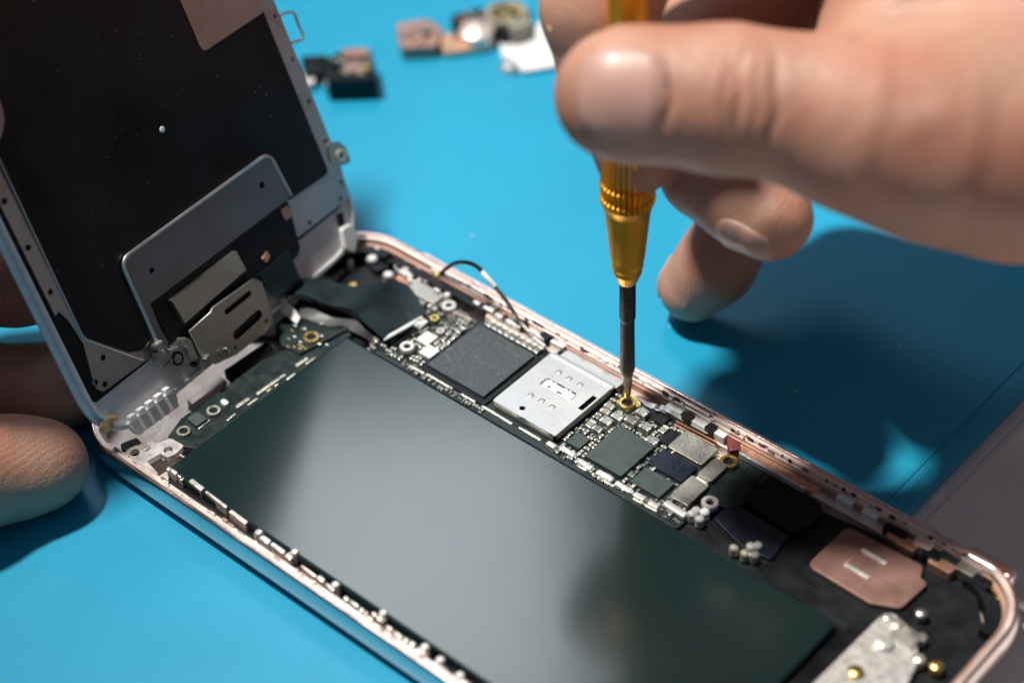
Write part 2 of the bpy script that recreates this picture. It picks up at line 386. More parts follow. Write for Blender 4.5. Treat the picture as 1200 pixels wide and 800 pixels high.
chip('connector_block', bb([(817, 555), (833, 563), (853, 546), (838, 536)], 4.2), 4.25, 'bracketm', .3, rad=.4)
b_ = MB(); b_.bar(pr(779, 587, 3.9), pr(804, 603, 3.9), 1.2, 3, 3.95, .35); part(b_, 'solder_bar', 'whitem', board)
b_ = MB(); b_.bar(pr(817, 557, 4.4), pr(830, 565, 4.4), .9, 3.4, 4.45, .25); part(b_, 'solder_bar', 'cream', board)
# green tail of the board
mb = MB(); mb.poly(rpoly([pr(822, 590, 3.4), pr(845, 545, 3.4), pr(858, 532, 3.4), pr(895, 552, 3.4), pr(866, 596, 3.4)], .6), 2.6, 3.4, (), .1)
part(mb, 'board_tail', 'pcb', board)
def ring(px, py, z, rp, m='whitem', inner=.5, name='standoff_ring', parent=None, h=1.0, label=None):
    dep = (RC@(P(px, py, z)-CAM))[2]; r = rp/F*dep; b2 = MB(); c = pr(px, py, z)
    b2.ring(c, r, r*inner, z-h, z); b2.mi = 1; b2.lathe([(r*inner*1.02, z-h), (r*inner*1.02, z-h*.6)], (c[0], c[1], 0), n=20)
    o2 = part(b2, name, [m, 'blackp'], parent or board)
    if label: o2['label'] = label
    return o2
ring(735, 471, 3.7, 10.5, 'gold', .58, 'screw_boss', h=.9, label='brass screw ring under the screwdriver tip')
b_ = MB(); c = pr(736, 470, 3.4); b_.poly(rpoly([(c[0]-1.7, c[1]-1.2), (c[0]+1.3, c[1]-1.9), (c[0]+2.1, c[1]+.9), (c[0]-.9, c[1]+1.9)], .5), 2.9, 3.25, [circ(c, .85)], 0); part(b_, 'gold_pad', 'gold', board)
ring(854, 539, 4.2, 11, 'gold', .55)
ring(832, 587, 4.6, 10.5, 'whitem', .45)
ring(477, 405, 4.4, 9, 'whitem', .45)
ring(526, 357, 4.2, 9, 'whitem', .42)
ring(486, 325, 4.2, 9, 'whitem', .42)
ring(509, 372, 3.8, 6, 'gold', .4)
ring(516, 387, 3.8, 5, 'whitem', .4)

# passives: tin ended ceramic blocks, counted individually up to the nearest 96, the rest one stuff part
def passive_mesh(kind):
    b_ = MB(); L_, W_, H_ = {'a': (1.0, .55, .5), 'b': (1.7, 1.15, .75), 'c': (.62, .34, .32), 'd': (2.0, 1.45, .95)}[kind]
    b_.mi = 0; b_.box(-L_/2*.55, L_/2*.55, -W_/2, W_/2, 0, H_, .03)
    b_.mi = 1
    for s_ in (-1, 1): b_.box(s_*L_/2, s_*L_/2*.52, -W_/2-.02, W_/2+.02, 0, H_+.03, .08)
    return b_
protos = {}
def place_passive(kind, x, y, rot, m, name='capacitor', z=Z):
    key = (kind, m)
    if key not in protos:
        o_ = passive_mesh(kind).build(name, [m, 'tin'], board); protos[key] = o_
        first = True
    else:
        o_ = protos[key].copy(); col.objects.link(o_); o_.parent = board
    o_.location = Vector((x-PC[0], y-PC[1], z-.02))*S; o_.rotation_euler = (0, 0, rot)
    return o_
spots = []
avoid = [(34.3, 48.6, 46.7, 61.4), (sx0-.2, sx1+.2, sy0-.2, 66), bb([(688, 531), (726, 557), (768, 522), (729, 500)], 3.8), bb([(665, 516), (677, 525), (691, 515), (681, 508)], 3.6),
         bb([(784, 521), (822, 545), (842, 526), (803, 504)], 3.9), bb([(762, 544), (801, 563), (816, 547), (778, 526)], 3.5), bb([(739, 563), (772, 583), (789, 566), (757, 547)], 3.6),
         bb([(762, 489), (775, 497), (786, 489), (773, 481)], 3.5), bb([(774, 515), (785, 523), (797, 511), (786, 503)], 3.5), bb([(488, 397), (498, 404), (513, 395), (503, 389)], 3.7), bb([(491, 412), (503, 420), (515, 411), (504, 404)], 3.7)]
for c, r in ((pr(735, 471, 3.7), 1.7), (pr(854, 539, 4.2), 1.7), (pr(832, 587, 4.6), 1.6), (pr(477, 405, 4.4), 1.3), (pr(526, 357, 4.2), 1.3), (pr(509, 372, 3.8), 1)): avoid.append((c[0]-r, c[0]+r, c[1]-r, c[1]+r))
for a in (bb([(785, 580), (805, 592), (832, 568), (811, 559)], 4.2), bb([(817, 555), (833, 563), (853, 546), (838, 536)], 4.2)): avoid.append(a)
used = []
def free(x0, x1, y0, y1, g=.06):
    for a in avoid+used:
        if x0 < a[1]+g and x1 > a[0]-g and y0 < a[3]+g and y1 > a[2]-g: return False
    return True
def fill(x0, x1, y0, y1, kinds, tries, mats=('capbody', 'capdark', 'capbody')):
    for _ in range(tries):
        k = rnd.choice(kinds); L_, W_ = {'a': (1.02, .57), 'b': (1.72, 1.17), 'c': (.64, .36)}[k]; rot = rnd.choice((0, PI/2))
        w, h = (L_, W_) if rot == 0 else (W_, L_)
        gx = round(rnd.uniform(x0+w/2, max(x0+w/2, x1-w/2))/.12)*.12; gy = round(rnd.uniform(y0+h/2, max(y0+h/2, y1-h/2))/.12)*.12
        r = (gx-w/2, gx+w/2, gy-h/2, gy+h/2)
        if free(*r): used.append(r); spots.append((k, gx, gy, rot, rnd.choice(mats)))
for i in range(9): used.append((36+i*1.3-.55, 36+i*1.3+.55, 61.5, 63)); spots.append(('b', 36.2+i*1.3, 62.2, PI/2, 'capdark' if i % 3 else 'capbody'))
for x, y in ((711, 492), (724, 487), (740, 491), (757, 499), (765, 515), (753, 482)):
    c = pr(x, y, 3.9); used.append((c[0]-1.05, c[0]+1.05, c[1]-.78, c[1]+.78)); spots.append(('d', c[0], c[1], 0, 'shield'))
fill(63.2, 68.6, 56.3, 62.8, 'b', 60); fill(68.6, 76, 56.8, 61.6, 'bb', 60); fill(63.0, 68.4, 50, 56, 'ba', 50)
fill(30.6, 34.4, 47, 61, 'aab', 420); fill(25, 31, 46, 52, 'a', 60)
fill(63.0, 78, 56.2, 62.8, 'a', 420); fill(63.0, 68.6, 45.6, 56.5, 'a', 260); fill(63.0, 78, 56.2, 62.8, 'c', 500); fill(63.0, 68.6, 45.6, 56.5, 'c', 420)
fill(75.4, 78.6, 46, 62.5, 'ac', 420); fill(77, 87, 45.6, 62, 'ac', 360); fill(68, 76, 45.4, 48.2, 'ac', 160); fill(33.8, 49.4, 45.2, 46.8, 'ac', 160); fill(29, 34.4, 47, 62, 'c', 400)
fill(22.5, 34.4, 45.4, 62, 'abc', 500); fill(84, 88.4, 45.6, 60, 'abc', 200); fill(48.4, 49.5, 47, 62, 'c', 60)
def nearcam(sp): 
    big = {'d': 5, 'b': 3, 'a': 1.6, 'c': 1}[sp[0]]; return -big
spots.sort(key=nearcam)
for sp in spots[:95]: place_passive(*sp)
rest = MB()
for k, x, y, rot, m in spots[95:]:
    L_, W_, H_ = {'a': (1.0, .55, .5), 'b': (1.7, 1.15, .75), 'c': (.62, .34, .32), 'd': (2.0, 1.45, .95)}[k]; T = Matrix.Translation((x, y, Z-.02))@Matrix.Rotation(rot, 4, 'Z')
    rest.mi = 0; rest.box(-L_/2*.55, L_/2*.55, -W_/2, W_/2, 0, H_, 0, T); rest.mi = 1
    for s_ in (-1, 1): rest.box(s_*L_/2, s_*L_/2*.52, -W_/2-.02, W_/2+.02, 0, H_+.03, .06, T, 1)
tag(part(rest, 'small_passives', ['capdark', 'tin'], board), kind='stuff')
# solder fence between the chip groups and along the near edge of the board
for a, b2, w in (((741, 570), (781, 536), .45), ((781, 535), (800, 520), .4), ((722, 564), (741, 576), .8)):
    q = MB(); q.bar(pr(*a, 3.5), pr(*b2, 3.5), w, 2.9, 3.5, .1); part(q, 'shield_fence', 'whitem', board)
for a, b2 in (((658, 523), (674, 533)), ((678, 538), (694, 548)), ((700, 551), (718, 561)), ((723, 565), (740, 575)), ((743, 577), (756, 584)), ((760, 587), (772, 593)), ((641, 517), (651, 523))):
    q = MB(); q.bar(pr(*a, 3.6), pr(*b2, 3.6), 1.0, 2.4, 3.6, .25); part(q, 'edge_contact', 'whitem')
for a, b2 in (((500, 437), (530, 455)), ((540, 461), (557, 470)), ((565, 475), (600, 496)), ((608, 500), (634, 515)), ((742, 583), (770, 598)), ((480, 428), (497, 437)), ((676, 544), (720, 569))):
    q = MB(); q.bar(pr(*a, 3.2), pr(*b2, 3.2), .5, 2.2, 3.2, .12); part(q, 'edge_strip', 'cream')

# far rim: inner rail, ledges, clips and switches
mb = MB()
mb.box(20, 132, 65.05, 65.75, 1.2, 5.2, .08); part(mb, 'far_rail', 'rosein')
mb = MB(); mb.box(30, 62, 63.2, 65.0, 1.2, 3.5, .1); mb.box(64, 118, 63.4, 65.0, 1.2, 3.2, .1); part(mb, 'far_ledge', 'rosein')
mb = MB()
mb.bar(pr(497, 297, 5.3), pr(1100, 625, 5.3), .5, 5.0, 5.35, .05); part(mb, 'seal_gasket', 'rosein')
clips = [((555, 352), (563, 356), .9), ((567, 358), (579, 364), 1.0), ((581, 366), (590, 371), 1.0), ((594, 373), (611, 382), 1.2), ((620, 384), (641, 397), 1.1), ((646, 398), (662, 406), 1.0),
         ((783, 472), (801, 482), 1.5), ((811, 489), (829, 499), 1.5), ((837, 503), (851, 511), 1.3), ((982, 579), (1000, 589), 1.5), ((1012, 595), (1030, 605), 1.5)]
for a, b2, w in clips:
    q = MB(); q.bar(pr(*a, 4.7), pr(*b2, 4.7), w, 2.5, 4.75, .25); part(q, 'spring_clip', 'whitep' if a[0] > 700 else 'whitem')
q = MB(); q.bar(pr(625, 394, 4.4), pr(639, 405, 4.4), .5, 3.2, 4.4, .1); part(q, 'spring_clip', 'whitem')
# wavy contact spring
q = MB(); q.sheet([(*pr(x, y, z), z) for x, y, z in ((757, 470, 4.2), (768, 473, 4.6), (776, 474, 4.3), (786, 478, 4.6), (800, 487, 4.3), (832, 504, 4.2))],
                  [(*pr(x, y, z), z) for x, y, z in ((754, 474, 4.2), (765, 478, 4.6), (773, 479, 4.3), (783, 483, 4.6), (797, 491, 4.3), (829, 508, 4.2))], .15)
part(q, 'contact_spring', 'steel')
q = MB()
for k in range(4): q.bar(pr(790+k*2, 497-k*3.4, 3.5), pr(838+k*2, 522-k*3.4, 3.5), .22, 2.4, 3.6+.1*(k % 2), .04)
part(q, 'antenna_strip', 'copper')
# black components on the rail
for i, (a, b2, w, m) in enumerate((((687, 405), (705, 416), 1.1, 'pcb'), ((700, 413), (712, 420), .9, 'blackp'), ((652, 385), (668, 394), .7, 'blackp'), ((630, 374), (645, 383), .7, 'blackp'), ((752, 441), (768, 453), 1.1, 'blackp'),
        ((606, 372), (616, 380), 1.4, 'blackp'), ((637, 388), (644, 396), 1.6, 'blackp'), ((802, 484), (811, 490), 1.5, 'blackp'), ((829, 497), (838, 503), 1.4, 'blackp'), ((787, 461), (792, 464), .6, 'copperdull'),
        ((939, 541), (960, 556), 1.6, 'blackp'), ((960, 556), (1010, 585), 1.0, 'blackp'), ((903, 524), (912, 530), 1.2, 'blackp'), ((1030, 592), (1080, 620), 1.0, 'blackt'))):
    q = MB(); q.bar(pr(*a, 5.1), pr(*b2, 5.1), w, 3.0, 5.15, .12); part(q, 'side_component', m)
for k in range(70):                            # rivets, glue crumbs and notches along the rim ledge
    x = rnd.uniform(22, 128); w_ = rnd.uniform(.12, .6); y = rnd.uniform(65.15, 65.75); q = MB()
    q.box(x-w_, x+w_, y-rnd.uniform(.08, .2), y+rnd.uniform(.05, .15), 5.3, 5.56+rnd.uniform(.05, .25), .05); part(q, 'rim_rivet', rnd.choice(['blackp', 'whitem', 'copperdull', 'blackp', 'bracketm', 'brownred']))
# speaker end: peach plate, maroon foam, copper plate, black covers
q = MB(); q.poly(rpoly([pr(868, 514, 4.4), pr(966, 570, 4.4), pr(948, 574, 4.4), pr(900, 548, 4.4), pr(866, 529, 4.4)], .4), 2.5, 4.2, (), .15); part(q, 'antenna_plate', 'copper')
q = MB(); q.bar(pr(867, 530, 4.5), pr(943, 572, 4.5), .5, 3.5, 4.6, .12); part(q, 'plate_edge', 'whitem')
q = MB(); q.bar(pr(858, 509, 4.4), pr(862, 527, 4.4), 2.0, 2, 4.4, .4); part(q, 'foam_block', 'brownred')
q = MB(); q.poly(rpoly([(88.5, 60.5), (88.8, 50), (99.5, 48.3), (106, 46), (119, 44.8), (119, 46), (135.8, 30), (135.8, 55), (129, 63), (112, 63.3), (98, 61.5)], 1.2), 1.3, 2.6, (), .15); part(q, 'speaker_cover', 'blackp')
q = MB(); q.poly(rpoly([pr(905, 552, 3.9), pr(962, 588, 3.9), pr(965, 602, 3.9), pr(930, 625, 3.9), pr(868, 583, 3.9)], 1.2), 2.6, 3.7, (), .4); part(q, 'speaker_box', 'blackt')
q = MB(); q.poly(rpoly([pr(835, 605, 3.4), pr(858, 587, 3.4), pr(925, 625, 3.4), pr(905, 655, 3.4), pr(870, 640, 3.4)], .8), 2.5, 3.3, (), .4); part(q, 'vibration_motor', 'chipb')
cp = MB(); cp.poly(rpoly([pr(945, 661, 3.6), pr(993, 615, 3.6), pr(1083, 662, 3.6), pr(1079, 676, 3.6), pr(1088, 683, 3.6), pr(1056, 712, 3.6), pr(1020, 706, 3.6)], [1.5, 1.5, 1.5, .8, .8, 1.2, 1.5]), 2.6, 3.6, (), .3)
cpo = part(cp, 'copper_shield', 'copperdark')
q = MB(); q.box(88.3, 118.5, 44.7, 50.5, 1.25, 2.3, .15); part(q, 'speaker_cover', 'blackp')  # dark strip laid over the floor gap beside the battery
for a, b2 in (((1010, 643), (1039, 660)), ((990, 660), (1019, 677))):
    q = MB(); q.bar(pr(*a, 3.9), pr(*b2, 3.9), .75, 3.5, 3.95, .2); part(q, 'contact_strip', 'whitem', cpo)
q = MB(); q.bar(pr(990, 660, 3.7), pr(1010, 643, 3.7), .3, 3.5, 3.7, .05); part(q, 'contact_strip', 'copper', cpo)
# bottom connector module
q = MB(); q.poly(rpoly([pr(940, 812, 4.2), pr(1030, 722, 4.2), pr(1046, 716, 4.2), pr(1075, 742, 4.2), pr(1076, 775, 4.2), pr(1030, 870, 4.2)], .9), 1.6, 4.2, (), .3)
dock = part(q, 'dock_module', 'whitem')
for x, y, r, z, m in ((1036, 750, 12, 5.0, 'whitem'), (1003, 785, 10, 4.8, 'gold'), (1052, 730, 9, 4.7, 'cream'), (1040, 722, 7, 4.7, 'cream'), (1080, 716, 8, 4.4, 'shield'), (1080, 745, 7, 4.4, 'cream'), (1077, 770, 8, 4.6, 'cream'), (1098, 778, 9, 4.6, 'gold')):
    dep = (RC@(P(x, y, z)-CAM))[2]; rr = r/F*dep; c = pr(x, y, z); q = MB(); q.lathe([(rr, z-1.5), (rr, z-.2), (rr*.8, z), (rr*.3, z+.1), (.01, z+.1)], (c[0], c[1], 0), n=24); part(q, 'screw_head', m, dock)
q = MB(); q.poly(rrect(*bb([(1046, 745), (1068, 760), (1075, 742), (1055, 728)], 4.6), .4, 3), 3.6, 4.6, (), .2); part(q, 'plug_housing', 'shield', dock)
for k, (x, y, m, w, l) in enumerate(((1058, 632, 'copper', 2, 5), (1050, 622, 'blackp', 1.5, 4), (1082, 638, 'rosein', 1.6, 3), (1104, 660, 'copper', 1.8, 4), (1120, 655, 'pcb', 2.2, 5), (1135, 668, 'shield', 2.0, 3.5), (1165, 692, 'gold', 1.8, 3.2), (1092, 650, 'blackp', 1.4, 3), (1150, 682, 'blackp', 2, 3))):
    c = pr(x, y, 4.4); q = MB(); q.poly(rrect(c[0]-l/2, c[0]+l/2, c[1]-w/2, c[1]+w/2, .5, 3), 2.4, 4.4+.2*(k % 3), (), .3); part(q, 'bottom_component', m)
for x, y, m in ((1080, 633, 'whitem'), (1046, 623, 'whitem'), (1112, 652, 'rubberw'), (1166, 693, 'cream'), (860, 640, 'cream'), (873, 646, 'cream'), (880, 638, 'whitem'), (888, 637, 'whitem'), (884, 648, 'cream'), (811, 600, 'whitem'), (820, 606, 'whitem'), (826, 598, 'rubberw'), (816, 596, 'whitem')):
    c = pr(x, y, 4.2); q = MB(); q.lathe([(.72, 2.6), (.72, 4.0), (.5, 4.25), (.01, 4.3)], (c[0], c[1], 0), n=20); part(q, 'solder_post', m)
# near rim: bright strip with clips
q = MB(); q.box(9, 128, 1.7, 2.4, 1.2, 4.9, .15); part(q, 'near_rail', 'rosein')
g5 = random.Random(21)
for k in range(64):
    x = 12+k*1.8+g5.uniform(-.6, .6); w_ = g5.uniform(.2, .9); q = MB(); y = g5.uniform(1.3, 2.3); q.box(x-w_, x+w_, y-g5.uniform(.1, .22), y+g5.uniform(.1, .25), 3.5, 4.9+g5.uniform(.1, .6), .09); part(q, 'rail_fitting', g5.choice(['rosein', 'whitem', 'whitem', 'copperdull', 'cream', 'bracketm']))
for a, b2, w in (((195, 548), (214, 562), .9), ((222, 563), (290, 614), 1.2), ((303, 626), (343, 654), 1.3), ((352, 662), (392, 691), 1.0), ((402, 699), (430, 718), .8), ((435, 718), (450, 728), 1.3), ((452, 733), (486, 757), .9), ((488, 760), (500, 768), 1.4), ((508, 775), (522, 786), 1.5), ((530, 790), (560, 812), 1.2)):
    A5 = np.array(pr(a[0]+1, a[1]-1, 5.1)); B5 = np.array(pr(b2[0]+1, b2[1]-1, 5.1)); t = 0
    while t < 1:
        dt = g5.uniform(.18, .5); t1 = min(1, t+dt); ww = w*g5.uniform(.4, .8)
        q = MB(); q.bar(A5+(B5-A5)*t, A5+(B5-A5)*(t1-.03), ww, 2.5, 5.15+g5.uniform(-.35, .15), .2); part(q, 'near_clip', g5.choice(['whitem', 'whitem', 'rosein'])); t = t1+.02
for x, y in ((342, 651), (390, 689), (446, 722), (495, 762), (513, 777), (536, 795), (300, 628)):
    c = pr(x+3, y-5, 5.2); q = MB(); q.lathe([(.75, 3), (.75, 4.9), (.5, 5.3), (.01, 5.35)], (c[0], c[1], 0), n=18); part(q, 'near_stud', 'whitem')
# near top corner brackets
def plate(pts, z0, z1, m, name, r=.5, holes=(), bev=.12, parent=phone):
    q = MB(); q.poly(rpoly([pr(x, y, z1) for x, y in pts], r), z0, z1, [circ(pr(hx, hy, z1), hrr, 14) for hx, hy, hrr in holes], 0 if holes else bev); return part(q, name, m, parent)
plate([(150, 525), (178, 515), (190, 530), (172, 540), (187, 556), (173, 556), (145, 532)], 3.6, 4.6, 'whitem', 'corner_bracket', .4, [(158, 530, .8)])
plate([(181, 520), (200, 513), (216, 522), (205, 532), (196, 536), (186, 530)], 3.8, 4.7, 'whitem', 'corner_bracket', .6, [(197, 527, .75)])
plate([(160, 522), (168, 517), (177, 522), (170, 527)], 4.6, 5.0, 'cream', 'corner_tab', .4)
plate([(140, 520), (160, 512), (170, 522), (150, 532)], 1.3, 3.0, 'blackt', 'corner_pad')
# top flex strip
plate([(196, 512), (212, 490), (310, 420), (404, 380), (412, 392), (230, 525), (213, 522)], 2.6, 3.7, 'pcb', 'flex_board', .4)
plate([(322, 380), (345, 362), (410, 384), (352, 414), (330, 404)], 3.2, 4.2, 'pcb', 'corner_board', .4)
ring(215, 504, 4.3, 8.5, 'cream', .6, parent=phone, h=.6); ring(250, 480, 4.3, 8.5, 'cream', .6, parent=phone, h=.6); ring(365, 394, 4.6, 10, 'gold', .55, parent=phone, h=.5)
plate([(219, 490), (231, 482), (243, 490), (230, 499)], 3.6, 4.5, 'chipg', 'flex_chip', .1)
plate([(257, 470), (262, 466), (269, 471), (264, 475)], 3.6, 4.4, 'whitep', 'flex_pad', .6)
for a, b2, w in (((301, 461), (334, 438), .8), ((277, 476), (292, 466), .9), ((347, 428), (360, 419), .9), ((290, 474), (302, 466), .6), ((336, 444), (346, 437), .6), ((266, 492), (276, 484), .6), ((358, 426), (370, 418), .5), ((313, 458), (318, 454), .6), ((322, 452), (326, 449), .5), ((232, 502), (246, 491), .5)):
    q = MB(); q.bar(pr(*a, 4.0), pr(*b2, 4.0), w*.75, 2.6, 4.0, .12); part(q, 'flex_contact', 'cream')
g2 = random.Random(4)
for k in range(26):
    x = g2.uniform(334, 385); y = g2.uniform(378, 408); c = pr(x, y, 4.3)
    if abs((x-345)*.35+383-y) > 26 or math.hypot(x-365, y-394) < 12: continue
    q = MB(); q.box(c[0]-.3, c[0]+.3, c[1]-.14, c[1]+.14, 4.1, 4.32, .04); part(q, 'solder_pad', g2.choice(['gold', 'rubberw', 'gold']))
q = MB(); q.bar(pr(266, 436, 4.2), pr(316, 402, 4.2), 1.7, 2.0, 4.2, .3); part(q, 'black_bar', 'blackt')
q = MB(); q.bar(pr(222, 470, 2.6), pr(262, 442, 2.6), 1.4, 1.3, 2.4, .2); part(q, 'inner_step', 'rosein')
def arcpoly(i0, i1, a, c):
    o1 = outl(a); o2 = outl(c); return [o1[i] for i in range(i0, i1)]+[o2[i] for i in range(i1-1, i0-1, -1)]
q = MB(); q.poly(arcpoly(51, 68, 2.5, 4.3), 1.3, 4.7, (), .2); part(q, 'corner_liner', 'blackp')
q = MB(); q.box(13, 34, 63.0, 64.6, 1.3, 4.5, .2); part(q, 'corner_liner', 'blackp')
q = MB(); q.poly(arcpoly(34, 51, 2.5, 4.6), 1.3, 4.4, (), .2); part(q, 'corner_liner', 'blackp')
q = MB(); q.poly([(2.6, 34), (22, 46), (24, 62.9), (13, 62.9), (4.5, 59), (2.6, 52)], 1.3, 2.4, (), .1); part(q, 'top_cover', 'blackp')
# far top corner bits
plate([(392, 312), (425, 278), (470, 292), (520, 320), (540, 345), (500, 372), (455, 372), (410, 350)], 1.3, 2.6, 'blackp', 'top_cover')
plate([(422, 300), (432, 283), (470, 296), (470, 308), (440, 318)], 2.4, 3.6, 'blackt', 'sensor_block', 1)
plate([(461, 312), (474, 304), (480, 309), (474, 313), (481, 317), (494, 306), (500, 311), (482, 325), (470, 320)], 3.2, 4.3, 'whitem', 'ground_clip', .3)
plate([(462, 325), (490, 311), (528, 330), (540, 350), (525, 352), (505, 338), (478, 335)], 2.4, 3.2, 'copper', 'copper_bracket', .5)
plate([(474, 338), (489, 328), (522, 345), (508, 356)], 2.6, 4.0, 'shield', 'camera_cover', .6)
plate([(470, 350), (483, 342), (502, 352), (490, 362)], 2.6, 3.4, 'bracketm', 'small_plate', .5)
plate([(479, 376), (489, 369), (502, 376), (491, 385)], 3.0, 4.2, 'whitem', 'metal_tab', .3)
plate([(455, 402), (462, 405), (505, 377), (500, 373)], 3.0, 3.9, 'blackp', 'flex_socket', .2)
for x, y, r, m in ((436, 301, 1.0, 'whitem'), (455, 320, .95, 'whitem'), (452, 355, .8, 'whitem'), (450, 293, .5, 'shield'), (486, 299, .45, 'whitem'), (413, 333, 1.0, 'gold'), (524, 344, .7, 'whitem'), (493, 372, .5, 'cream'), (410, 305, .6, 'rosein')):
    c = pr(x, y, 4.5); q = MB(); q.lathe([(r, 2.4), (r, 4.2), (r*.7, 4.5), (.01, 4.55)], (c[0], c[1], 0), n=20); part(q, 'rivet', m)
for k in range(16):
    t = k/15; x = 432+t*170+g2.uniform(-3, 3); y = 286+t*80+g2.uniform(-2, 6)+10*math.sin(t*3); c = pr(x, y, 4.6)
    q = MB(); q.box(c[0]-g2.uniform(.3, .9), c[0]+g2.uniform(.3, .9), c[1]-.3, c[1]+.3, 2.8, 4.6+g2.uniform(-.4, .3), .1); part(q, 'rim_contact', g2.choice(['blackp', 'shield', 'whitem', 'blackp', 'copper']))
q = MB(); c = pr(513, 321, 4.6); q.lathe([(1.1, 3), (1.1, 4.4), (.7, 4.9), (.01, 5.0)], (c[0], c[1], 0), n=20); part(q, 'antenna_plug', 'gold')
# antenna lead
def P3(l): return [tuple(P(x, y, z)) for x, y, z in l]
aw = MB(); aw.tube(spline(P3([(515, 322, 4.6), (524, 314, 7.5), (535, 308, 10), (549, 308, 12), (560, 313, 12.5), (566, 320, 12.5)])), .38); ant = part(aw, 'antenna_lead', 'blackt')
aw = MB(); aw.tube(spline(P3([(565, 319, 12.5), (572, 327, 12), (580, 336, 11)])), .48); part(aw, 'lead_sleeve', 'rubberw', ant)
aw = MB(); aw.tube(spline(P3([(579, 335, 11), (590, 348, 9.5), (601, 364, 7.5), (607, 374, 5.6), (621, 390, 4.4)])), .36); part(aw, 'lead_tail', 'bracketm', ant)
# pink lug outside the lower corner
q = MB(); c = P(1128, 640, 5); q.poly(rrect(c[0]+1, c[0]+9, 65.6, 68.0, 1), 3.0, 5.6, (), .6, seg=3); part(q, 'side_lug', 'rose')

# ------------------------------------------------------------------ display assembly
MW = Matrix(((DU[0], DV[0], DN[0], DO[0]*S), (DU[1], DV[1], DN[1], DO[1]*S), (DU[2], DV[2], DN[2], DO[2]*S), (0, 0, 0, 1)))
disp = empty('display_assembly', None, MW)
tag(disp, 'detached white phone display propped open at the phone end, its dark metal back facing right', 'phone display')
def dpart(b, name, mats, parent=disp): return b.build(name, mats, parent)
def dpoly(pts, n0, n1, m, name, r=0, holes=(), bev=.1, parent=disp, raw=False):
    q = MB(); q.poly(rpoly([p if raw else D(*p, n1) for p in pts], r) if r else [p if raw else D(*p, n1) for p in pts], n0, n1, holes, 0 if holes else bev); return dpart(q, name, m, parent)
q = MB(); q.poly(rrect(0, 67*K, 0, 138.3*K, 10.6, 12), -1.9, -.95, (), .35, seg=4); dpart(q, 'front_glass', 'glassw')
q = MB(); q.poly(rrect(4.5*K, 62.5*K, 17, 119, .4), -1.95, -1.8, (), .02); dpart(q, 'screen_panel', 'glassd')
q = MB(); q.poly(rrect(.9*K, 66.1*K, .9*K, 137.4*K, 9.8, 12), -.95, -.15, (), .3, seg=3); fr = dpart(q, 'frame', 'framep')
# raised edge lip round the frame
q = MB(); q.poly(rrect(.9*K, 66.1*K, .9*K, 137.4*K, 9.8, 12), -.16, .25, [rrect(1.5*K, 65.5*K, 1.5*K, 136.8*K, 9.2, 12)], 0); dpart(q, 'frame_lip', 'whitep', fr)
# metal back plate (rails visible at both sides)
ul = D(60, 330, .4)[0]
bp_pts = [(3.4, 9.6), (8.5, 8.9), (62.8, 8.8), (63.6, 10), (63.6, 130), (3.4, 130)]
hl = []
for (x, y) in ((5, 236), (33, 290), (59, 342)): hl.append(circ(D(x, y, .5), .5, 12))
for (x, y) in ((322, 19), (343, 70), (362, 119), (381, 166), (400, 214), (399, 233), (363, 261)): hl.append(circ(D(x, y, .5), .42, 12))
for (x, y) in ((121, 419), (123, 450), (112, 448)): hl.append(circ(D(x, y, .5), .5, 12))
pp = [D(x, y, .5) for x, y in ((0, 185), (64, 371), (69, 365), (80, 375), (98, 403), (108, 441), (113, 456), (121, 459), (131, 452), (170, 423), (182, 418), (197, 409), (347, 280), (409, 232), (400, 196))]
uL = D(34, 308, .5)[0]; uR = pp[-1][0]; 
q = MB(); q.poly(rpoly([(1.65, 8.6*K), (63.8*K, 8.6*K), (63.8*K, 131*K), (1.65, 131*K)], 1), -.15, .12, (), .05); dpart(q, 'plate_border', 'blackt')
bp_out = [(uL, 128), (uL, pp[1][1])] + pp[2:]+[(uR+.0, 128)]
q = MB(); q.poly(bp_out, .12, .5, hl, 0); bpl = dpart(q, 'back_plate', 'railm')
# graphite film
a1 = D(92, 380, .62)[0]; 
gp = [(a1, 126), D(97, 396, .62), D(152, 413, .62), D(166, 411, .62), D(177, 397, .62), D(215, 378, .62), D(300, 250, .62), D(342, 233, .62), D(386, 203, .62), (D(386, 203, .62)[0]-.1, 126)]
q = MB(); q.poly(rpoly(gp, [0, 1.5, .5, 1.5, 1.5, 0, 0, 1.2, 1.2, 0]), .5, .62, (), .03); dpart(q, 'graphite_film', 'graphite', bpl)
q = MB(); q.tube([(*D(x, y, .55), .55) for x, y in ((-60, 62), (0, 190), (62, 322), (96, 393), (102, 398), (150, 415), (168, 421))], .22, 6); dpart(q, 'rail_edge', 'railm', bpl)
# copper coloured window near the top
cw = [D(238, 62, .8), D(311, 13, .8), D(345, -60, .8), D(255, -110, .8), D(205, -10, .8)]
q = MB(); q.poly(rpoly([cw[0], cw[1], (cw[1][0]+.3, cw[1][1]+28), (cw[0][0], cw[0][1]+28)], [1.2, 1.2, 0, 0]), .62, .8, (), .05); dpart(q, 'copper_foil', 'copperdull', bpl)
q = MB(); c = D(191, 152, .8); q.lathe([(.55, .6), (.5, .7), (.3, .75), (.01, .75)], (c[0], c[1], 0), n=14); dpart(q, 'glue_dot', 'rubberw', bpl)
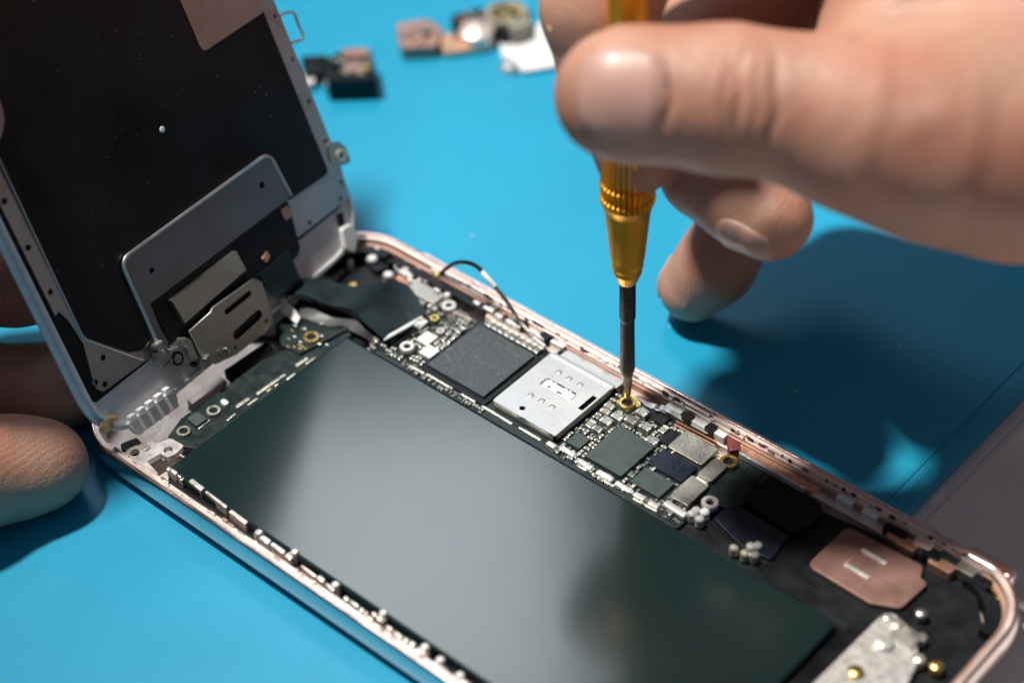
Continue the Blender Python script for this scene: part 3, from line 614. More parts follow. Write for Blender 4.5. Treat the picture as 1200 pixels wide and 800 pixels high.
# large bracket
br = [(141, 305), (315, 179), (341, 229), (334, 236), (176, 356), (198, 408), (190, 414), (182, 404)]
bh = [circ(D(178, 317, 1.3), .5, 10), circ(D(307, 217, 1.3), .6, 10)]
q = MB(); q.poly(rpoly([D(x, y, 1.3) for x, y in br], [2.2, 2.2, .8, .6, .3, .3, .3, .3]), .6, 1.3, bh, 0); brk = dpart(q, 'shield_bracket', 'platem')
e = [D(x, y, 1.3) for x, y in br]
rr_ = rpoly(e, [2.2, 2.2, .8, .6, .3, .3, .3, .3]); cen = np.mean([e[0], e[1], e[2], e[4]], axis=0)
# rolled bright edge along the bracket's top and left side
edge = [np.array(p) for p in rpoly([e[0], e[1], e[2], e[4], e[5], e[7]], [2.2, 2.2, 0, 0, 0, 0])]
path = [tuple(D(190, 408, 1.3))]+[tuple(p) for p in rpoly([D(141, 305, 1.3)], 0)]
lip = [D(186, 405, 1.3)]+rpoly([D(186, 405, 1.3), D(141, 305, 1.3), D(315, 179, 1.3), D(341, 229, 1.3)], [0, 2.2, 2.2, 0])[1:]
q = MB(); q.tube([(p[0], p[1], 1.25) for p in lip], .3, 8); dpart(q, 'bracket_lip', 'steel', brk)
# black tape under the bracket, flexes
dpoly([(176, 357), (330, 238), (338, 236), (352, 290), (349, 300), (300, 345), (206, 412)], .6, .95, 'blackt', 'flex_tape', .4)
dpoly([(329, 246), (337, 240), (344, 253), (335, 259)], .95, 1.2, 'copperdull', 'copper_patch')
dpoly([(307, 303), (313, 294), (317, 300), (313, 308)], .95, 1.15, 'copper', 'copper_patch')
q = dpoly([(201, 352), (277, 294), (289, 316), (217, 379)], 1.0, 2.1, 'bracketm', 'metal_bar', .15, bev=.3)
# button cover plate with two slots
def slot(a, b_, w, n):
    a = np.array(D(*a, n)); b_ = np.array(D(*b_, n)); t = (b_-a)/np.linalg.norm(b_-a); nn = np.array([-t[1], t[0]]); o_ = []
    for k in range(9): an = -PI/2+PI*k/8; o_.append(tuple(b_+w*(t*math.cos(an)+nn*math.sin(an))))
    for k in range(9): an = PI/2+PI*k/8; o_.append(tuple(a+w*(t*math.cos(an)+nn*math.sin(an))))
    return o_
nb = 2.3
hp = [(222, 388), (247, 366), (249, 361), (283, 337), (297, 327), (306, 331), (317, 366), (320, 378), (313, 388), (276, 416), (252, 427), (238, 420)]
hs = [slot((266, 365), (292, 344), .5, nb), slot((278, 392), (303, 369), .85, nb), circ(D(276, 407, nb), .3, 10), circ(D(312, 376, nb), .35, 10), circ(D(316, 365, nb), .3, 10)]
q = MB(); q.poly(rpoly([D(x, y, nb) for x, y in hp], .35, 3), 1.9, nb, hs, 0); hb = dpart(q, 'button_bracket', 'bracketm')
q = MB(); q.poly(rpoly([D(x, y, 1.5) for x, y in hp], .3), .9, 1.5, (), 0); dpart(q, 'button_flex', 'blackt', hb)
lipb = [D(x, y, nb) for x, y in ((238, 420), (222, 388), (247, 366), (249, 361), (297, 327), (306, 331), (319, 375))]
q = MB(); q.tube([(p[0], p[1], nb) for p in lipb], .16, 6); dpart(q, 'bracket_edge', 'steel', hb)
def dscrew(px, py, n, r, par, m='steel'):
    c = D(px, py, n); q = MB(); q.lathe([(r, n-.5), (r, n-.08), (r*.85, n), (r*.38, n), (r*.34, n-.2), (.01, n-.2)], (c[0], c[1], 0), n=20); return dpart(q, 'screw', m, par)
dscrew(260, 413, 2.6, .75, hb, 'bracketm')
sb = dpoly([(201, 405), (214, 396), (222, 405), (228, 422), (216, 428), (204, 428), (197, 420)], 1.0, 1.7, 'bracketm', 'side_bracket', .4)
dscrew(209, 420, 1.95, .95, sb, 'steel')
dpoly([(216, 394), (224, 398), (232, 420), (224, 424)], 1.0, 2.0, 'shield', 'side_bracket', .3)
dpoly([(181, 404), (190, 400), (199, 420), (192, 430), (184, 424)], .9, 2.0, 'shield', 'spring_latch', .5)
dpoly([(186, 425), (196, 422), (199, 428), (190, 431)], .8, 1.6, 'bracketm', 'spring_latch', .3)
dpoly([(233, 420), (245, 424), (244, 432), (236, 431)], .8, 1.8, 'shield', 'flex_tip', .4)
for k, (x, y, w_, h_, n_, m) in enumerate(((205, 409, 1.6, .5, 2.2, 'steel'), (215, 402, .5, 1.8, 2.3, 'steel'), (222, 412, .4, 2.2, 2.5, 'shield'), (188, 402, 1.2, .4, 2.3, 'cream'), (193, 414, .5, 1.3, 2.4, 'steel'),
        (200, 425, 1.3, .4, 2.0, 'shield'), (244, 419, 1.2, .5, 2.9, 'shield'), (268, 411, .35, 1.3, 2.8, 'steel'), (184, 411, .5, .5, 2.4, 'blackp'), (230, 427, .8, .6, 2.2, 'blackt'))):
    c = D(x, y, n_); T = Matrix.Translation((c[0], c[1], 0))@Matrix.Rotation(math.radians(-8+k*3), 4, 'Z'); q = MB(); q.box(-w_/2, w_/2, -h_/2, h_/2, n_-1.2, n_, .1, T); dpart(q, 'latch_detail', m, sb)
q = MB(); c = D(209, 420, 2.0); q.ring(c, 1.15, .75, 1.2, 2.05); dpart(q, 'screw_ring', 'blackp', sb)
# bottom frame details
tb = dpoly([(149, 497), (205, 455), (210, 476), (163, 510)], -.1, .9, 'whitep', 'frame_tab', .4, bev=.25)
for k in range(5):
    t = (k+.4)/5; dpoly([(152+t*52-4, 494-t*40-2), (152+t*52+3, 494-t*40-7), (152+t*52+6, 494-t*40), (152+t*52-1, 494-t*40+5)], .2, 1.3, 'whitep', 'frame_tooth', .2, parent=tb)
q = MB(); c = D(128, 497, .3); q.blob((c[0], c[1], .0), (1.9, 1.2, .35), 3, .12, 3); dpart(q, 'glue_stain', 'stain', fr)
dpoly([(401, 268), (413, 262), (420, 276), (417, 298), (405, 292)], -.1, 1.1, 'whitep', 'corner_tab', .8, bev=.35)
dpoly([(396, 252), (402, 249), (405, 262), (399, 266)], -.1, .3, 'blackt', 'corner_slot', .2)
# clips on the right edge
q = MB(); A_ = [D(333, 16, .3), D(344, 16, .3), (D(355, 45, .3)), D(346, 47, .3)]
q.tube(spline([(A_[0][0]-2, A_[0][1], .1), (A_[0][0], A_[0][1], .3), (A_[1][0], A_[1][1], .3), ((A_[1][0]+A_[2][0])/2, (A_[1][1]+A_[2][1])/2, .4), (A_[2][0], A_[2][1], .3), (A_[3][0]-1.5, A_[3][1], .1)], 5), .28, 8); dpart(q, 'wire_clip', 'steel')
lg = [(384, 168), (397, 166), (405, 172), (412, 190), (402, 194), (388, 190)]
q = MB(); q.poly(rpoly([D(x, y, .8) for x, y in lg], .6), -.2, .8, [circ(D(398, 181, .8), .75, 14)], 0); dpart(q, 'side_lug', 'shield')
q = MB(); c = D(399, 182, .8); q.ring(c, 1.05, .6, .1, 1.15); dpart(q, 'lug_ring', 'cream')
# black ribbon to the board
zr = lambda l: [(P(x, y, z)-DO) for x, y, z in l]
def W2D(p): p = np.array(p)-DO; return (p@DU, p@DV, p@DN)
A1 = [(*D(338, 292, 1.2), 1.2), (*D(346, 312, 1.4), 1.4)]+[W2D(P(x, y, z)) for x, y, z in ((353, 327, 9.2), (357, 326, 8), (380, 327, 7.6), (402, 333, 7), (423, 335, 6.5), (450, 331, 5.8), (477, 333, 4.9), (500, 366, 4.4))]
B1 = [(*D(304, 322, 1.2), 1.2), (*D(316, 342, 1.4), 1.4)]+[W2D(P(x, y, z)) for x, y, z in ((328, 350, 9.4), (334, 346, 8.2), (357, 346, 8), (384, 357, 7.4), (411, 362, 6.8), (424, 375, 6), (448, 395, 5), (460, 401, 4.4))]
q = MB(); q.sheet(A1, B1, .18, 5, 10); rib = dpart(q, 'flex_ribbon', 'ribbon')
A2 = [W2D(P(x, y, z)) for x, y, z in ((352, 350, 6), (380, 360, 5.5), (405, 366, 5), (425, 380, 4.2), (452, 400, 3.6))]
B2 = [W2D(P(x, y, z)) for x, y, z in ((336, 366, 4.5), (360, 374, 4.3), (385, 382, 4.2), (412, 388, 3.8), (446, 405, 3.4))]
q = MB(); q.sheet(A2, B2, .25, 5, 6); dpart(q, 'under_ribbon', 'blackt')
q = MB(); c0_ = P(450, 399, 5.0); c1_ = P(488, 377, 5.0); 
for k in range(22):
    for j in range(3):
        w = P(451+k*1.68+j*2.5, 398-k*.95-j*2.6, 5.2); d_ = W2D(w); q.blob(d_, (.22, .22, .22), 1)
dpart(q, 'connector_pins', 'rubberw', rib)
q = MB(); q.sheet([W2D(P(x, y, z)) for x, y, z in ((326, 345, 9), (333, 352, 8), (345, 362, 6), (352, 372, 5))], [W2D(P(x, y, z)) for x, y, z in ((320, 352, 7), (328, 364, 6), (338, 372, 5), (348, 379, 4.6))], .3, 5, 4); dpart(q, 'film_curl', 'framep')

# ------------------------------------------------------------------ screwdriver
tipP = P(735, 467, 3.1); topP = P(735.5, -60, 3.1)
axv = np.array([0.0, 0.0, 1.0])
axis = (np.array([65.35, 62.45, 83])-tipP); axis /= np.linalg.norm(axis)
sd = empty('screwdriver', tipP)
tag(sd, 'gold anodised precision screwdriver with black shaft, held upright on the circuit board', 'screwdriver')
def hgt(y):      # picture height -> length along the axis
    lo, hi = 0, 140
    for _ in range(50):
        m_ = (lo+hi)/2; q_ = RC@(tipP+axis*m_-CAM); yy = 400+F*q_[1]/q_[2]
        if yy > y: lo = m_
        else: hi = m_
    return lo
def sprof(l):
    out = []
    for y, w in l:
        h = hgt(y) if y > -400 else -y-400+hgt(-300); dep = (RC@(tipP+axis*h-CAM))[2]; out.append((w/2/F*dep, h))
    return out
def spart(l, name, m, n=48, flute=None, parent=sd):
    q = MB(); q.lathe(sprof(l), tuple(tipP), tuple(axis), n, flute); return q.build(name, m, parent, off=tuple(tipP))
spart([(467, 3), (463, 8), (457, 10), (440, 13.5), (437, 14)], 'bit_tip', 'bit', 24)
spart([(437, 15), (433, 17), (431, 18.5), (376, 17), (373, 17.5), (371, 19.5), (331, 20), (329, 20)], 'shaft', 'shaft', 32)
spart([(330, 21), (329, 23), (325, 27), (320, 31), (318, 34), (316, 34), (315, 33.5), (310, 38), (307, 38), (306, 37), (300, 41), (244, 55), (243, 56)], 'nose_cone', 'goldanod', 64)
h0, h1 = hgt(243), hgt(181)
kn = [(243, 57), (235, 61), (232, 66), (226, 67)]
q = MB()
pr_ = sprof([(243, 57), (238, 60), (234, 65), (231, 66.5), (227, 67), (226, 62), (220, 62), (219, 67), (211, 67), (210, 62), (204, 62), (203, 67), (180, 67), (150, 66)])
q.lathe(pr_, tuple(tipP), tuple(axis), 240, (pr_[3][1], 200, 30, .2)); q.build('knurled_grip', 'goldanod', sd, off=tuple(tipP))
spart([(150, 66), (140, 62), (120, 54), (95, 51), (20, 50), (-60, 52), (-150, 52), (-158, 48)], 'handle', 'goldanod', 64)
spart([(-158, 50), (-165, 56), (-185, 58), (-200, 52), (-205, 20)], 'swivel_cap', 'goldanod', 48)

# ------------------------------------------------------------------ hands: smooth blended distance fields turned into one mesh each
def smin(a, b, k):
    h = np.clip(.5+.5*(b-a)/k, 0, 1); return b*(1-h)+a*h-k*h*(1-h)
def cone(p, a, b, ra, rb):
    ba = b-a; h = np.clip(((p-a)@ba)/(ba@ba+1e-9), 0, 1); return np.linalg.norm(p-a-h[:, None]*ba, axis=1)-(ra+(rb-ra)*h)
class Hand:
    def __init__(s): s.ch = []; s.gr = []; s.bumps = []
    def chain(s, pts, k=2.5, kj=1.0): s.ch.append(([(np.array(p, float), r) for p, r in pts], k, kj)); return s
    def sdf(s, p, detail=True):
        d = None
        for pts, k, kj in s.ch:
            c = None
            for i in range(len(pts)-1):
                e = cone(p, pts[i][0], pts[i+1][0], pts[i][1], pts[i+1][1]); c = e if c is None else smin(c, e, k)
            d = c if d is None else smin(d, c, kj)
        if detail:
            for (o, ax, nd, s0, curv, w0, dep, wid) in s.gr:
                q = p-o; sa = q@ax; lat = np.cross(ax, nd); w = q@lat; h = q@nd
                t = sa-s0-curv*w*w-.2*np.sin(w*.9+s0*2.3)
                m = np.clip(h/3.0, 0, 1)*np.exp(-(w/w0)**4)
                d = d+dep*np.exp(-(t/wid)**2)*m
        return d
    def grad(s, p):
        e = .05; g = np.stack([s.sdf(p+np.eye(3)[i]*e)-s.sdf(p-np.eye(3)[i]*e) for i in range(3)], 1)
        return g/(np.linalg.norm(g, axis=1)[:, None]+1e-9)
    def mesh(s, lo, hi, h=1.0):
        n = np.ceil((np.array(hi)-lo)/h).astype(int)+1
        ax = [lo[i]+h*np.arange(n[i]) for i in range(3)]
        G = np.stack(np.meshgrid(*ax, indexing='ij'), -1).reshape(-1, 3)
        V = np.concatenate([s.sdf(G[i:i+400000], False) for i in range(0, len(G), 400000)]).reshape(n)
        ins = V < 0
        c = np.zeros(n-1, bool); al = np.ones(n-1, bool)
        for a in (0, 1):
            for b_ in (0, 1):
                for e in (0, 1):
                    t = ins[a:n[0]-1+a, b_:n[1]-1+b_, e:n[2]-1+e]; c |= t; al &= t
        cell = c & ~al; idx = -np.ones(n-1, int); idx[cell] = np.arange(cell.sum())
        vs = (np.argwhere(cell)+.5)*h+lo
        F_ = []
        for a in range(3):
            sl0 = [slice(None)]*3; sl1 = [slice(None)]*3; sl0[a] = slice(0, -1); sl1[a] = slice(1, None)
            cr = ins[tuple(sl0)] != ins[tuple(sl1)]; q = np.argwhere(cr); b_, e = (a+1) % 3, (a+2) % 3
            ok = (q[:, b_] > 0) & (q[:, e] > 0) & (q[:, b_] < n[b_]-1) & (q[:, e] < n[e]-1); q = q[ok]
            def I(db, de):
                t = q.copy(); t[:, b_] += db; t[:, e] += de; return idx[t[:, 0], t[:, 1], t[:, 2]]
            f = np.stack([I(-1, -1), I(0, -1), I(0, 0), I(-1, 0)], 1)
            flip = ~ins[q[:, 0], q[:, 1], q[:, 2]]; f[flip] = f[flip][:, ::-1]; F_.append(f)
        F_ = np.concatenate(F_); F_ = F_[(F_ >= 0).all(1)]
        for _ in range(3): vs = vs-s.sdf(vs, False)[:, None]*s.grad(vs)
        # one level of subdivision, then settle on the detailed surface
        E_ = np.concatenate([F_[:, [0, 1]], F_[:, [1, 2]], F_[:, [2, 3]], F_[:, [3, 0]]]); Es = np.sort(E_, 1)
        ue, inv = np.unique(Es, axis=0, return_inverse=True); inv = inv.reshape(-1); nF = len(F_)
        em = (vs[ue[:, 0]]+vs[ue[:, 1]])/2; fc = vs[F_].mean(1); n0 = len(vs); n1 = n0+len(em)
        e0, e1, e2, e3 = (inv[i*nF:(i+1)*nF]+n0 for i in range(4)); fi = np.arange(nF)+n1
        NF = np.concatenate([np.stack([F_[:, 0], e0, fi, e3], 1), np.stack([e0, F_[:, 1], e1, fi], 1), np.stack([fi, e1, F_[:, 2], e2], 1), np.stack([e3, fi, e2, F_[:, 3]], 1)])
        vs = np.concatenate([vs, em, fc])
        for _ in range(4): vs = vs-.9*np.clip(s.sdf(vs), -1, 1)[:, None]*s.grad(vs)
        g = s.grad(vs); dd = np.zeros(len(vs))
        for (c, r, a) in s.bumps:
            near = np.where((np.abs(vs-c) < r*3).all(1))[0]; e = a*np.exp(-(((vs[near]-c)/r)**2).sum(1))
            dd[near] = np.where(np.abs(e) > np.abs(dd[near]), e, dd[near])
        vs = vs+g*dd[:, None]
        return vs, NF
def np_obj(name, v, f, m, parent=None, off=(0, 0, 0)):
    me = bpy.data.meshes.new(name); v = (v-np.array(off))*S
    me.vertices.add(len(v)); me.vertices.foreach_set('co', v.ravel().astype(np.float32))
    me.loops.add(f.size); me.loops.foreach_set('vertex_index', f.ravel().astype(np.int32))
    me.polygons.add(len(f)); me.polygons.foreach_set('loop_start', np.arange(0, f.size, f.shape[1], dtype=np.int32))
    try: me.polygons.foreach_set('loop_total', np.full(len(f), f.shape[1], dtype=np.int32))
    except Exception: pass
    me.update(calc_edges=True); me.validate()
    me.polygons.foreach_set('use_smooth', [True]*len(me.polygons)); me.materials.append(M[m])
    bm_ = bmesh.new(); bm_.from_mesh(me); bmesh.ops.recalc_face_normals(bm_, faces=bm_.faces[:]); bm_.to_mesh(me); bm_.free()
    o_ = bpy.data.objects.new(name, me); col.objects.link(o_)
    if parent: o_.parent = parent
    else: o_.location = Vector(off)*S
    return o_
def cdir(x, y, z): v = RC.T@np.array([x, y, z], float); return v/np.linalg.norm(v)
def nail(hand, o, ax, nd, s0, s1, hw, parent, off, lift=.34, name='fingernail'):
    """curved plate on the back of a finger tip; s0 free edge, s1 cuticle, measured along ax from o"""
    lat = np.cross(ax, nd); lat /= np.linalg.norm(lat); ns, nw = 22, 18; v = []
    for i in range(ns+1):
        for j in range(nw+1):
            a = i/ns; w = (j/nw*2-1)
            wid = hw*(1-.28*max(0, a-.55)**1.2/.45**1.2) * (1-.10*max(0, .2-a)/.2)
            rc = (1-abs(w)**3)
            s_ = s0+(s1-s0)*(a if a < .5 else .5+(a-.5)*(1-.25*(w*w)*(a-.5)*2)) - (0 if a > .1 else (1-a/.1)*.5*(1-w*w)*np.sign(s1-s0))
            v.append(o+ax*s_+lat*w*wid+nd*5.5)
    v = np.array(v)
    for _ in range(8): v = v-hand.sdf(v, False)[:, None]*hand.grad(v)
    k = 0; g = hand.grad(v)
    for i in range(ns+1):
        for j in range(nw+1):
            a = i/ns; w = j/nw*2-1; e = min(1, (1-abs(w))*6)*min(1, (1-a)*8+.0)
            v[k] = v[k]+g[k]*(-.12+(lift+.12)*e); k += 1
    q = np.arange((ns+1)*(nw+1)).reshape(ns+1, nw+1); f = np.stack([q[:-1, :-1], q[1:, :-1], q[1:, 1:], q[:-1, 1:]], -1).reshape(-1, 4)
    o_ = np_obj(name, v, f, 'nail', parent, off)
    md = o_.modifiers.new('thick', 'SOLIDIFY'); md.thickness = .00045; md.offset = -1
    return o_

R = Hand()
T0, T1, T2, T3 = U(733, 111, 265), U(856, 117, 264), U(1005, 145, 264), U(1190, 172, 270)
wr = U(1420, 130, 285)
# palm and wrist first, then digits blended on
R.chain([(U(1090, 20, 282), 15), (U(1230, 70, 283), 21), (wr, 20.5), (U(1750, 150, 290), 23)], 10)
R.chain([(T3, 13.8), (U(1340, 150, 280), 18)], 8, 10)
R.chain([(U(720, 112, 266), 7.2), (T0, 8.1), (U(795, 112, 264), 7.95), (T1, 9.05), (U(940, 128, 264), 8.8), (T2, 10.9), (U(1090, 162, 266), 12.8), (T3, 13.8)], 4, 7)     # thumb
R.chain([(U(1010, 95, 275), 9), (U(1130, 30, 290), 13)], 4, 5)  # web behind the thumb, added to close a lit gap in the hand's shadow
R.chain([(U(1110, -60, 285), 12), (U(1060, -120, 280), 11), (U(770, -130, 281), 9.2), (U(702, 10, 287), 7.6), (U(718, 95, 291), 6.8), (U(745, 181, 294.5), 6.0)], 4, 6)   # index
R.chain([(U(1110, -20, 300), 12), (U(1000, -50, 306), 9.5), (U(790, 70, 308), 8.2), (U(832, 198, 300), 7.0), (U(872, 232, 296), 6.5), (U(905, 256, 293), 6.0)], 3, 1.2)   # middle, curled back
R.chain([(U(1130, 10, 308), 12), (U(1010, -10, 318), 9), (U(850, 90, 326), 8.6), (U(880, 150, 320), 8.0), (np.array([86., 83., 58.]), 8.0)], 3, 1.0)   # ring, hidden behind the thumb; end mass added to fill the hand's shadow
R.chain([(U(1150, 50, 312), 11), (U(1030, 40, 322), 8.5), (U(935, 105, 333), 7.8), (U(872, 252, 333), 6.4), (U(838, 310, 335), 6.2), (U(812, 337, 338.5), 5.7)], 3, 1.0)  # little finger, resting on the mat
tax = (T1-T0)/np.linalg.norm(T1-T0); tnd = cdir(-.03, .08, -1); tnd = tnd-tax*(tnd@tax); tnd /= np.linalg.norm(tnd)
for s0, dp, cv in ((10.4, .12, .02), (12.6, .25, .02), (14.4, .5, .014), (16.6, .25, -.004), (19.2, .45, -.02)): R.gr.append((T0, tax, tnd, s0, cv, 6.2, dp, .75))

# nail bed groove of the thumb
R.gr.append((T0, tax, tnd, 6.0, -.04, 5.0, .4, .6))
# flexion lines on the curled and little fingers
cA, cB = U(832, 198, 300), U(905, 256, 293); cax = (cB-cA)/np.linalg.norm(cB-cA); cnd = cdir(-.62, .72, -.28); cnd = cnd-cax*(cnd@cax); cnd /= np.linalg.norm(cnd)
R.gr.append((cB, cax, -cnd, -7.5, 0, 5, .3, .5)); 
lA, lB = U(872, 252, 333), U(818, 333, 338); lax = (lB-lA)/np.linalg.norm(lB-lA); lnd = cdir(-.75, -.35, .35); lnd = lnd-lax*(lnd@lax); lnd /= np.linalg.norm(lnd)
def hit(hand, px, py):
    d_ = ray(px, py); t = 200.0
    for _ in range(60): t += max(.02, float(hand.sdf((CAM+t*d_)[None], False)[0])*.9)
    return CAM+t*d_
def crease(hand, pts, a, rad):
    pts = spline([np.array([x, y, 0.]) for x, y in pts], 5)
    for p_ in pts: hand.bumps.append((hit(hand, p_[0], p_[1]), np.array([rad]*3), a))
crease(R, [(1008, 50), (1022, 36), (1042, 24), (1066, 8)], -.55, 1.5)
crease(R, [(1068, 40), (1088, 37), (1110, 36)], -.3, 1.2)
crease(R, [(960, 190), (990, 150), (1005, 110)], -.12, 1.4)
crease(R, [(1120, 250), (1150, 215), (1165, 170), (1168, 120)], -.22, 2.2)
crease(R, [(836, 92), (840, 118), (838, 140)], .25, 2.2)
crease(R, [(880, 85), (886, 112), (882, 140)], .28, 2.4)
crease(R, [(1070, 150), (1085, 140), (1100, 138)], .35, 2.2)
crease(R, [(700, 160), (740, 172), (775, 165)], -.1, 1.0)
v, f = R.mesh(np.array([20., 15., -1.]), np.array([190., 175., 125.]), 1.0)
RO = U(1100, 120, 280); RO = (RO[0], RO[1], RO[2])
rh = np_obj('hand', v, f, 'skin', None, RO)
tag(rh, 'right hand with thumb and forefinger pinching the gold screwdriver, little finger resting on the mat', 'hand')
nail(R, T0, tax, tnd, -4.4, 5.2, 4.8, rh, RO)
nail(R, cB, cax, cnd, 5.4, -5.0, 4.4, rh, RO)
nail(R, lB, lax, lnd, 7.4, -3.0, 3.6, rh, RO)

Lh = Hand()
Lh.chain([(U(-230, 440, 326), 20), (U(-480, 480, 320), 27)], 8)
Lh.chain([(U(-190, 330, 312), 19), (U(-260, 420, 305), 23), (U(-480, 480, 320), 27)], 8, 6)
Lh.chain([(U(-170, 560, 318), 12), (P(-60, 558, 10.5), 9.3), (P(15, 548, 7.8), 7.6), (P(50, 544, 7.2), 7.0)], 3, 4)
Lh.chain([(U(-170, 460, 326), 11), (U(-40, 450, 324), 7.2), (U(50, 452, 325.5), 6.5), (U(95, 452, 328), 6.2)], 3, .8)
Lh.chain([(U(-170, 370, 326), 11), (U(-60, 326, 324), 7.9), (U(20, 324, 325), 7.5), (U(60, 322, 328), 7.0)], 3, .8)
Lh.chain([(U(-190, 300, 318), 13), (U(-80, 262, 322), 9), (U(10, 250, 326), 7.5)], 3, .8)
Lh.chain([(U(-240, 330, 318), 12), (U(-140, 210, 300), 10), (np.array([-30., -14., 62.]), 13), (np.array([-22., -8., 84.]), 14), (np.array([-20., -5., 72.]), 10.5), (U(-47, 140, 292), 6.2)], 3, 2)  # thumb; its bulge out of view is added to shade the lowest finger
a_ = P(15, 548, 9.2); lx = (P(48, 545, 8.6)-P(-60, 558, 10.5)); lx /= np.linalg.norm(lx); ln_ = cdir(0, -.3, -1); ln_ = ln_-lx*(ln_@lx); ln_ /= np.linalg.norm(ln_)
for s0 in (-14, -12.6, -15.3): Lh.gr.append((a_, lx, ln_, s0, .01, 7, .3, .5))
v, f = Lh.mesh(np.array([-110., -75., -6.]), np.array([28., 80., 112.]), 1.2)
LO = tuple(U(-150, 470, 320))
lh = np_obj('hand', v, f, 'skin', None, LO)
tag(lh, 'left hand in the shade behind the open display, its fingertips holding the display edge', 'hand')

# ------------------------------------------------------------------ loose parts at the back of the mat
def loose(name, label, cat, px, py):
    q = P(px, py, 0); e_ = empty(name, q); tag(e_, label, cat); return e_, tuple(q)
def lp(b, name, m, e_): return b.build(name, m, e_[0], off=e_[1])
def pl_(b, pts, z0, z1, r=.6, bev=.2): b.poly(rpoly([pr(x, y, z1) for x, y in pts], r), z0, z1, (), bev); return b
e_ = loose('camera_module', 'small black camera module with pale metal edge lying left among the loose parts', 'camera module', 410, 90)
lp(pl_(MB(), [(380, 78), (392, 62), (436, 60), (442, 92), (384, 94)], 0, 5, .8), 'module_body', 'blackp', e_)
lp(pl_(MB(), [(378, 92), (436, 88), (441, 97), (380, 100)], 0, 2.6, .6), 'metal_edge', 'shield', e_)
lp(pl_(MB(), [(400, 57), (430, 55), (433, 64), (402, 66)], 3.5, 6.2, .5), 'top_cap', 'copperdull', e_)
lp(pl_(MB(), [(352, 66), (384, 64), (384, 84), (356, 88)], 0, 3, .8), 'flex_tail', 'blackt', e_)
lp(pl_(MB(), [(353, 84), (370, 80), (368, 98), (356, 98)], 0, 2.0, .8), 'flex_end', 'framep', e_)
for x, y in ((392, 74), (410, 72), (427, 71)):
    q = MB(); c = P(x, y, 5.2); q.lathe([(1.5, 4.6), (1.5, 5.4), (.8, 5.4), (.7, 5.1), (.01, 5.1)], (c[0], c[1], 0), n=20); lp(q, 'lens_ring', 'shield', e_)
e_ = loose('flex_assembly', 'pink copper flex part with a black connector lying furthest back on the mat', 'phone part', 520, 40)
lp(pl_(MB(), [(464, 28), (500, 22), (518, 32), (512, 54), (470, 56)], 0, 3, 1), 'copper_plate', 'copperdull', e_)
lp(pl_(MB(), [(512, 40), (560, 38), (572, 54), (520, 62)], 0, 1.6, 1), 'flex_tail', 'copper', e_)
lp(pl_(MB(), [(528, 18), (566, 8), (582, 34), (560, 46), (534, 36)], 0, 3.2, 1), 'connector_body', 'blackp', e_)
q = MB(); c = P(558, 32, 4); q.lathe([(3.6, 0), (3.6, 3.6), (2.4, 4.4), (.01, 4.6)], (c[0], c[1], 0), n=28); lp(q, 'round_button', 'rosein', e_)
e_ = loose('rear_camera', 'black camera part with brown rim lying beside the white scrap at the back', 'camera module', 596, 22)
lp(pl_(MB(), [(566, 12), (600, 0), (624, 14), (622, 30), (588, 40)], 0, 4, 1.5), 'camera_body', 'blackp', e_)
q = MB(); c = P(594, 16, 4.6); q.ring((c[0], c[1]), 4.4, 3, 3.6, 5.2); lp(q, 'lens_ring', 'capbody', e_)
lp(pl_(MB(), [(592, 26), (620, 18), (622, 28), (600, 36)], 0, 4.8, .8), 'brown_edge', 'capbody', e_)
e_ = loose('plastic_scrap', 'white plastic scrap lying next to the fingers at the back of the mat', 'plastic piece', 620, 55)
lp(pl_(MB(), [(584, 44), (650, 20), (700, 20), (690, 70), (612, 84), (600, 70), (588, 66)], 0, 1.2, 2), 'scrap_plate', 'whitep', e_)
q = MB(); c = P(597, 77, 1.4); q.lathe([(2.0, 0), (2.0, 1.0), (1.4, 1.7), (.01, 1.9)], (c[0], c[1], 0), n=24); o = q.build('screw', 'tin', None, off=(c[0], c[1], 0)); o.location = (c[0]*S, c[1]*S, 0)
tag(o, 'tiny bright screw lying at the corner of the white plastic scrap', 'screw')
g6 = random.Random(5)
for (x0, x1, y0, y1, zt_, kind) in ((380, 440, 62, 92, 5.0, 'a'), (470, 512, 28, 52, 3.0, 'b'), (530, 580, 14, 44, 3.2, 'c'), (570, 618, 4, 34, 4.0, 'd')):
    root = {'a': 'camera_module', 'b': 'flex_assembly', 'c': 'flex_assembly', 'd': 'rear_camera'}[kind]; ro = bpy.data.objects[root]; of = tuple(np.array(ro.location)/S)
    for k in range(9):
        c = pr(g6.uniform(x0+6, x1-6), g6.uniform(y0+4, y1-4), zt_); w_, h_ = g6.uniform(.4, 2.2), g6.uniform(.3, 1.2); q = MB(); q.box(c[0]-w_, c[0]+w_, c[1]-h_, c[1]+h_, zt_-.6, zt_+g6.uniform(.2, .9), .12)
        q.build('surface_contact', g6.choice(['blackp', 'shield', 'gold', 'cream', 'copperdull', 'bracketm']), ro, off=of)
# grains of dust on the mat
q = MB(); g3 = random.Random(11)
for k in range(70):
    x, y = g3.uniform(-60, 106), g3.uniform(-45, 180)
    if 0 < x < 139 and -2 < y < 70: continue
    r = g3.uniform(.06, .22); q.blob((x, y, r*.4), (r*g3.uniform(.7, 1.8), r, r*.6), 1, .25, k)
tag(q.build('dust', 'rubberw'), 'pale grains of dust scattered on the blue mat', 'dust', kind='stuff')
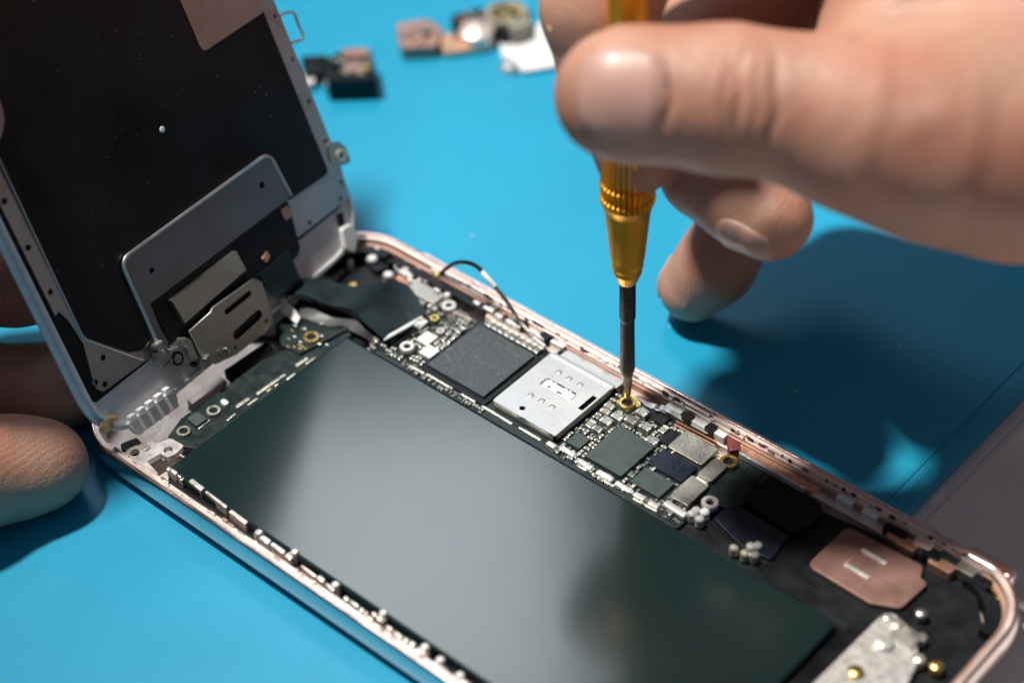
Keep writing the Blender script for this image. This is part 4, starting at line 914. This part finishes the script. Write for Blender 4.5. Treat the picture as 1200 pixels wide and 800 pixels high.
# ------------------------------------------------------------------ camera, light, world
cam = bpy.data.cameras.new('camera'); co = bpy.data.objects.new('camera', cam); col.objects.link(co)
Rm = Matrix((RC[0], -RC[1], -RC[2])).transposed().to_4x4(); co.matrix_world = Matrix.Translation(Vector(CAM)*S)@Rm
cam.sensor_width = 36; cam.lens = F/1200*36; cam.clip_start = .01; cam.clip_end = 20
cam.dof.use_dof = True; cam.dof.focus_distance = .316; cam.dof.aperture_fstop = 9; cam.dof.aperture_blades = 9
scene.camera = co
w = bpy.data.worlds.new('World'); scene.world = w; w.use_nodes = True
nt = w.node_tree; bg = nt.nodes['Background']
tc = nt.nodes.new('ShaderNodeTexCoord'); sp = nt.nodes.new('ShaderNodeSeparateXYZ'); nt.links.new(tc.outputs['Generated'], sp.inputs[0])
cr = nt.nodes.new('ShaderNodeValToRGB'); cr.color_ramp.elements[0].position = 0.0; cr.color_ramp.elements[0].color = (.05, .06, .08, 1); cr.color_ramp.elements[1].position = .9; cr.color_ramp.elements[1].color = (.35, .42, .58, 1)
nt.links.new(sp.outputs[2], cr.inputs[0]); nt.links.new(cr.outputs[0], bg.inputs[0]); bg.inputs[1].default_value = .29
def lamp(name, loc, target, size, power, colr, sy=None):
    l = bpy.data.lights.new(name, 'AREA'); l.energy = power; l.color = colr; l.size = size*S
    if sy: l.shape = 'RECTANGLE'; l.size_y = sy*S
    else: l.shape = 'DISK'
    o_ = bpy.data.objects.new(name, l); col.objects.link(o_); o_.location = Vector(loc)*S
    d_ = Vector(target)-Vector(loc); o_.rotation_euler = d_.to_track_quat('-Z', 'Y').to_euler(); return o_
kl = bpy.data.lights.new('key_lamp', 'SPOT'); kl.energy = 130; kl.color = (1.0, .975, .90); kl.spot_size = math.radians(21.5); kl.spot_blend = 1; kl.shadow_soft_size = .066
ko = bpy.data.objects.new('key_lamp', kl); col.objects.link(ko); ko.location = Vector((-344, -120, 1380))*S
ko.rotation_euler = (Vector((68, 122, 0))-Vector((-344, -120, 1380))).to_track_quat('-Z', 'Y').to_euler()
# broad soft window behind the bench, seen as the grey sheen on battery and mat
lamp('window_lamp', (-520, 545, 900), (70, 15, 0), 240, 1.5, (.88, .95, 1.0), 270)
scene.view_settings.view_transform = 'Standard'; scene.view_settings.look = 'None'; scene.view_settings.exposure = 0; scene.view_settings.gamma = 1
scene.cycles.max_bounces = 8
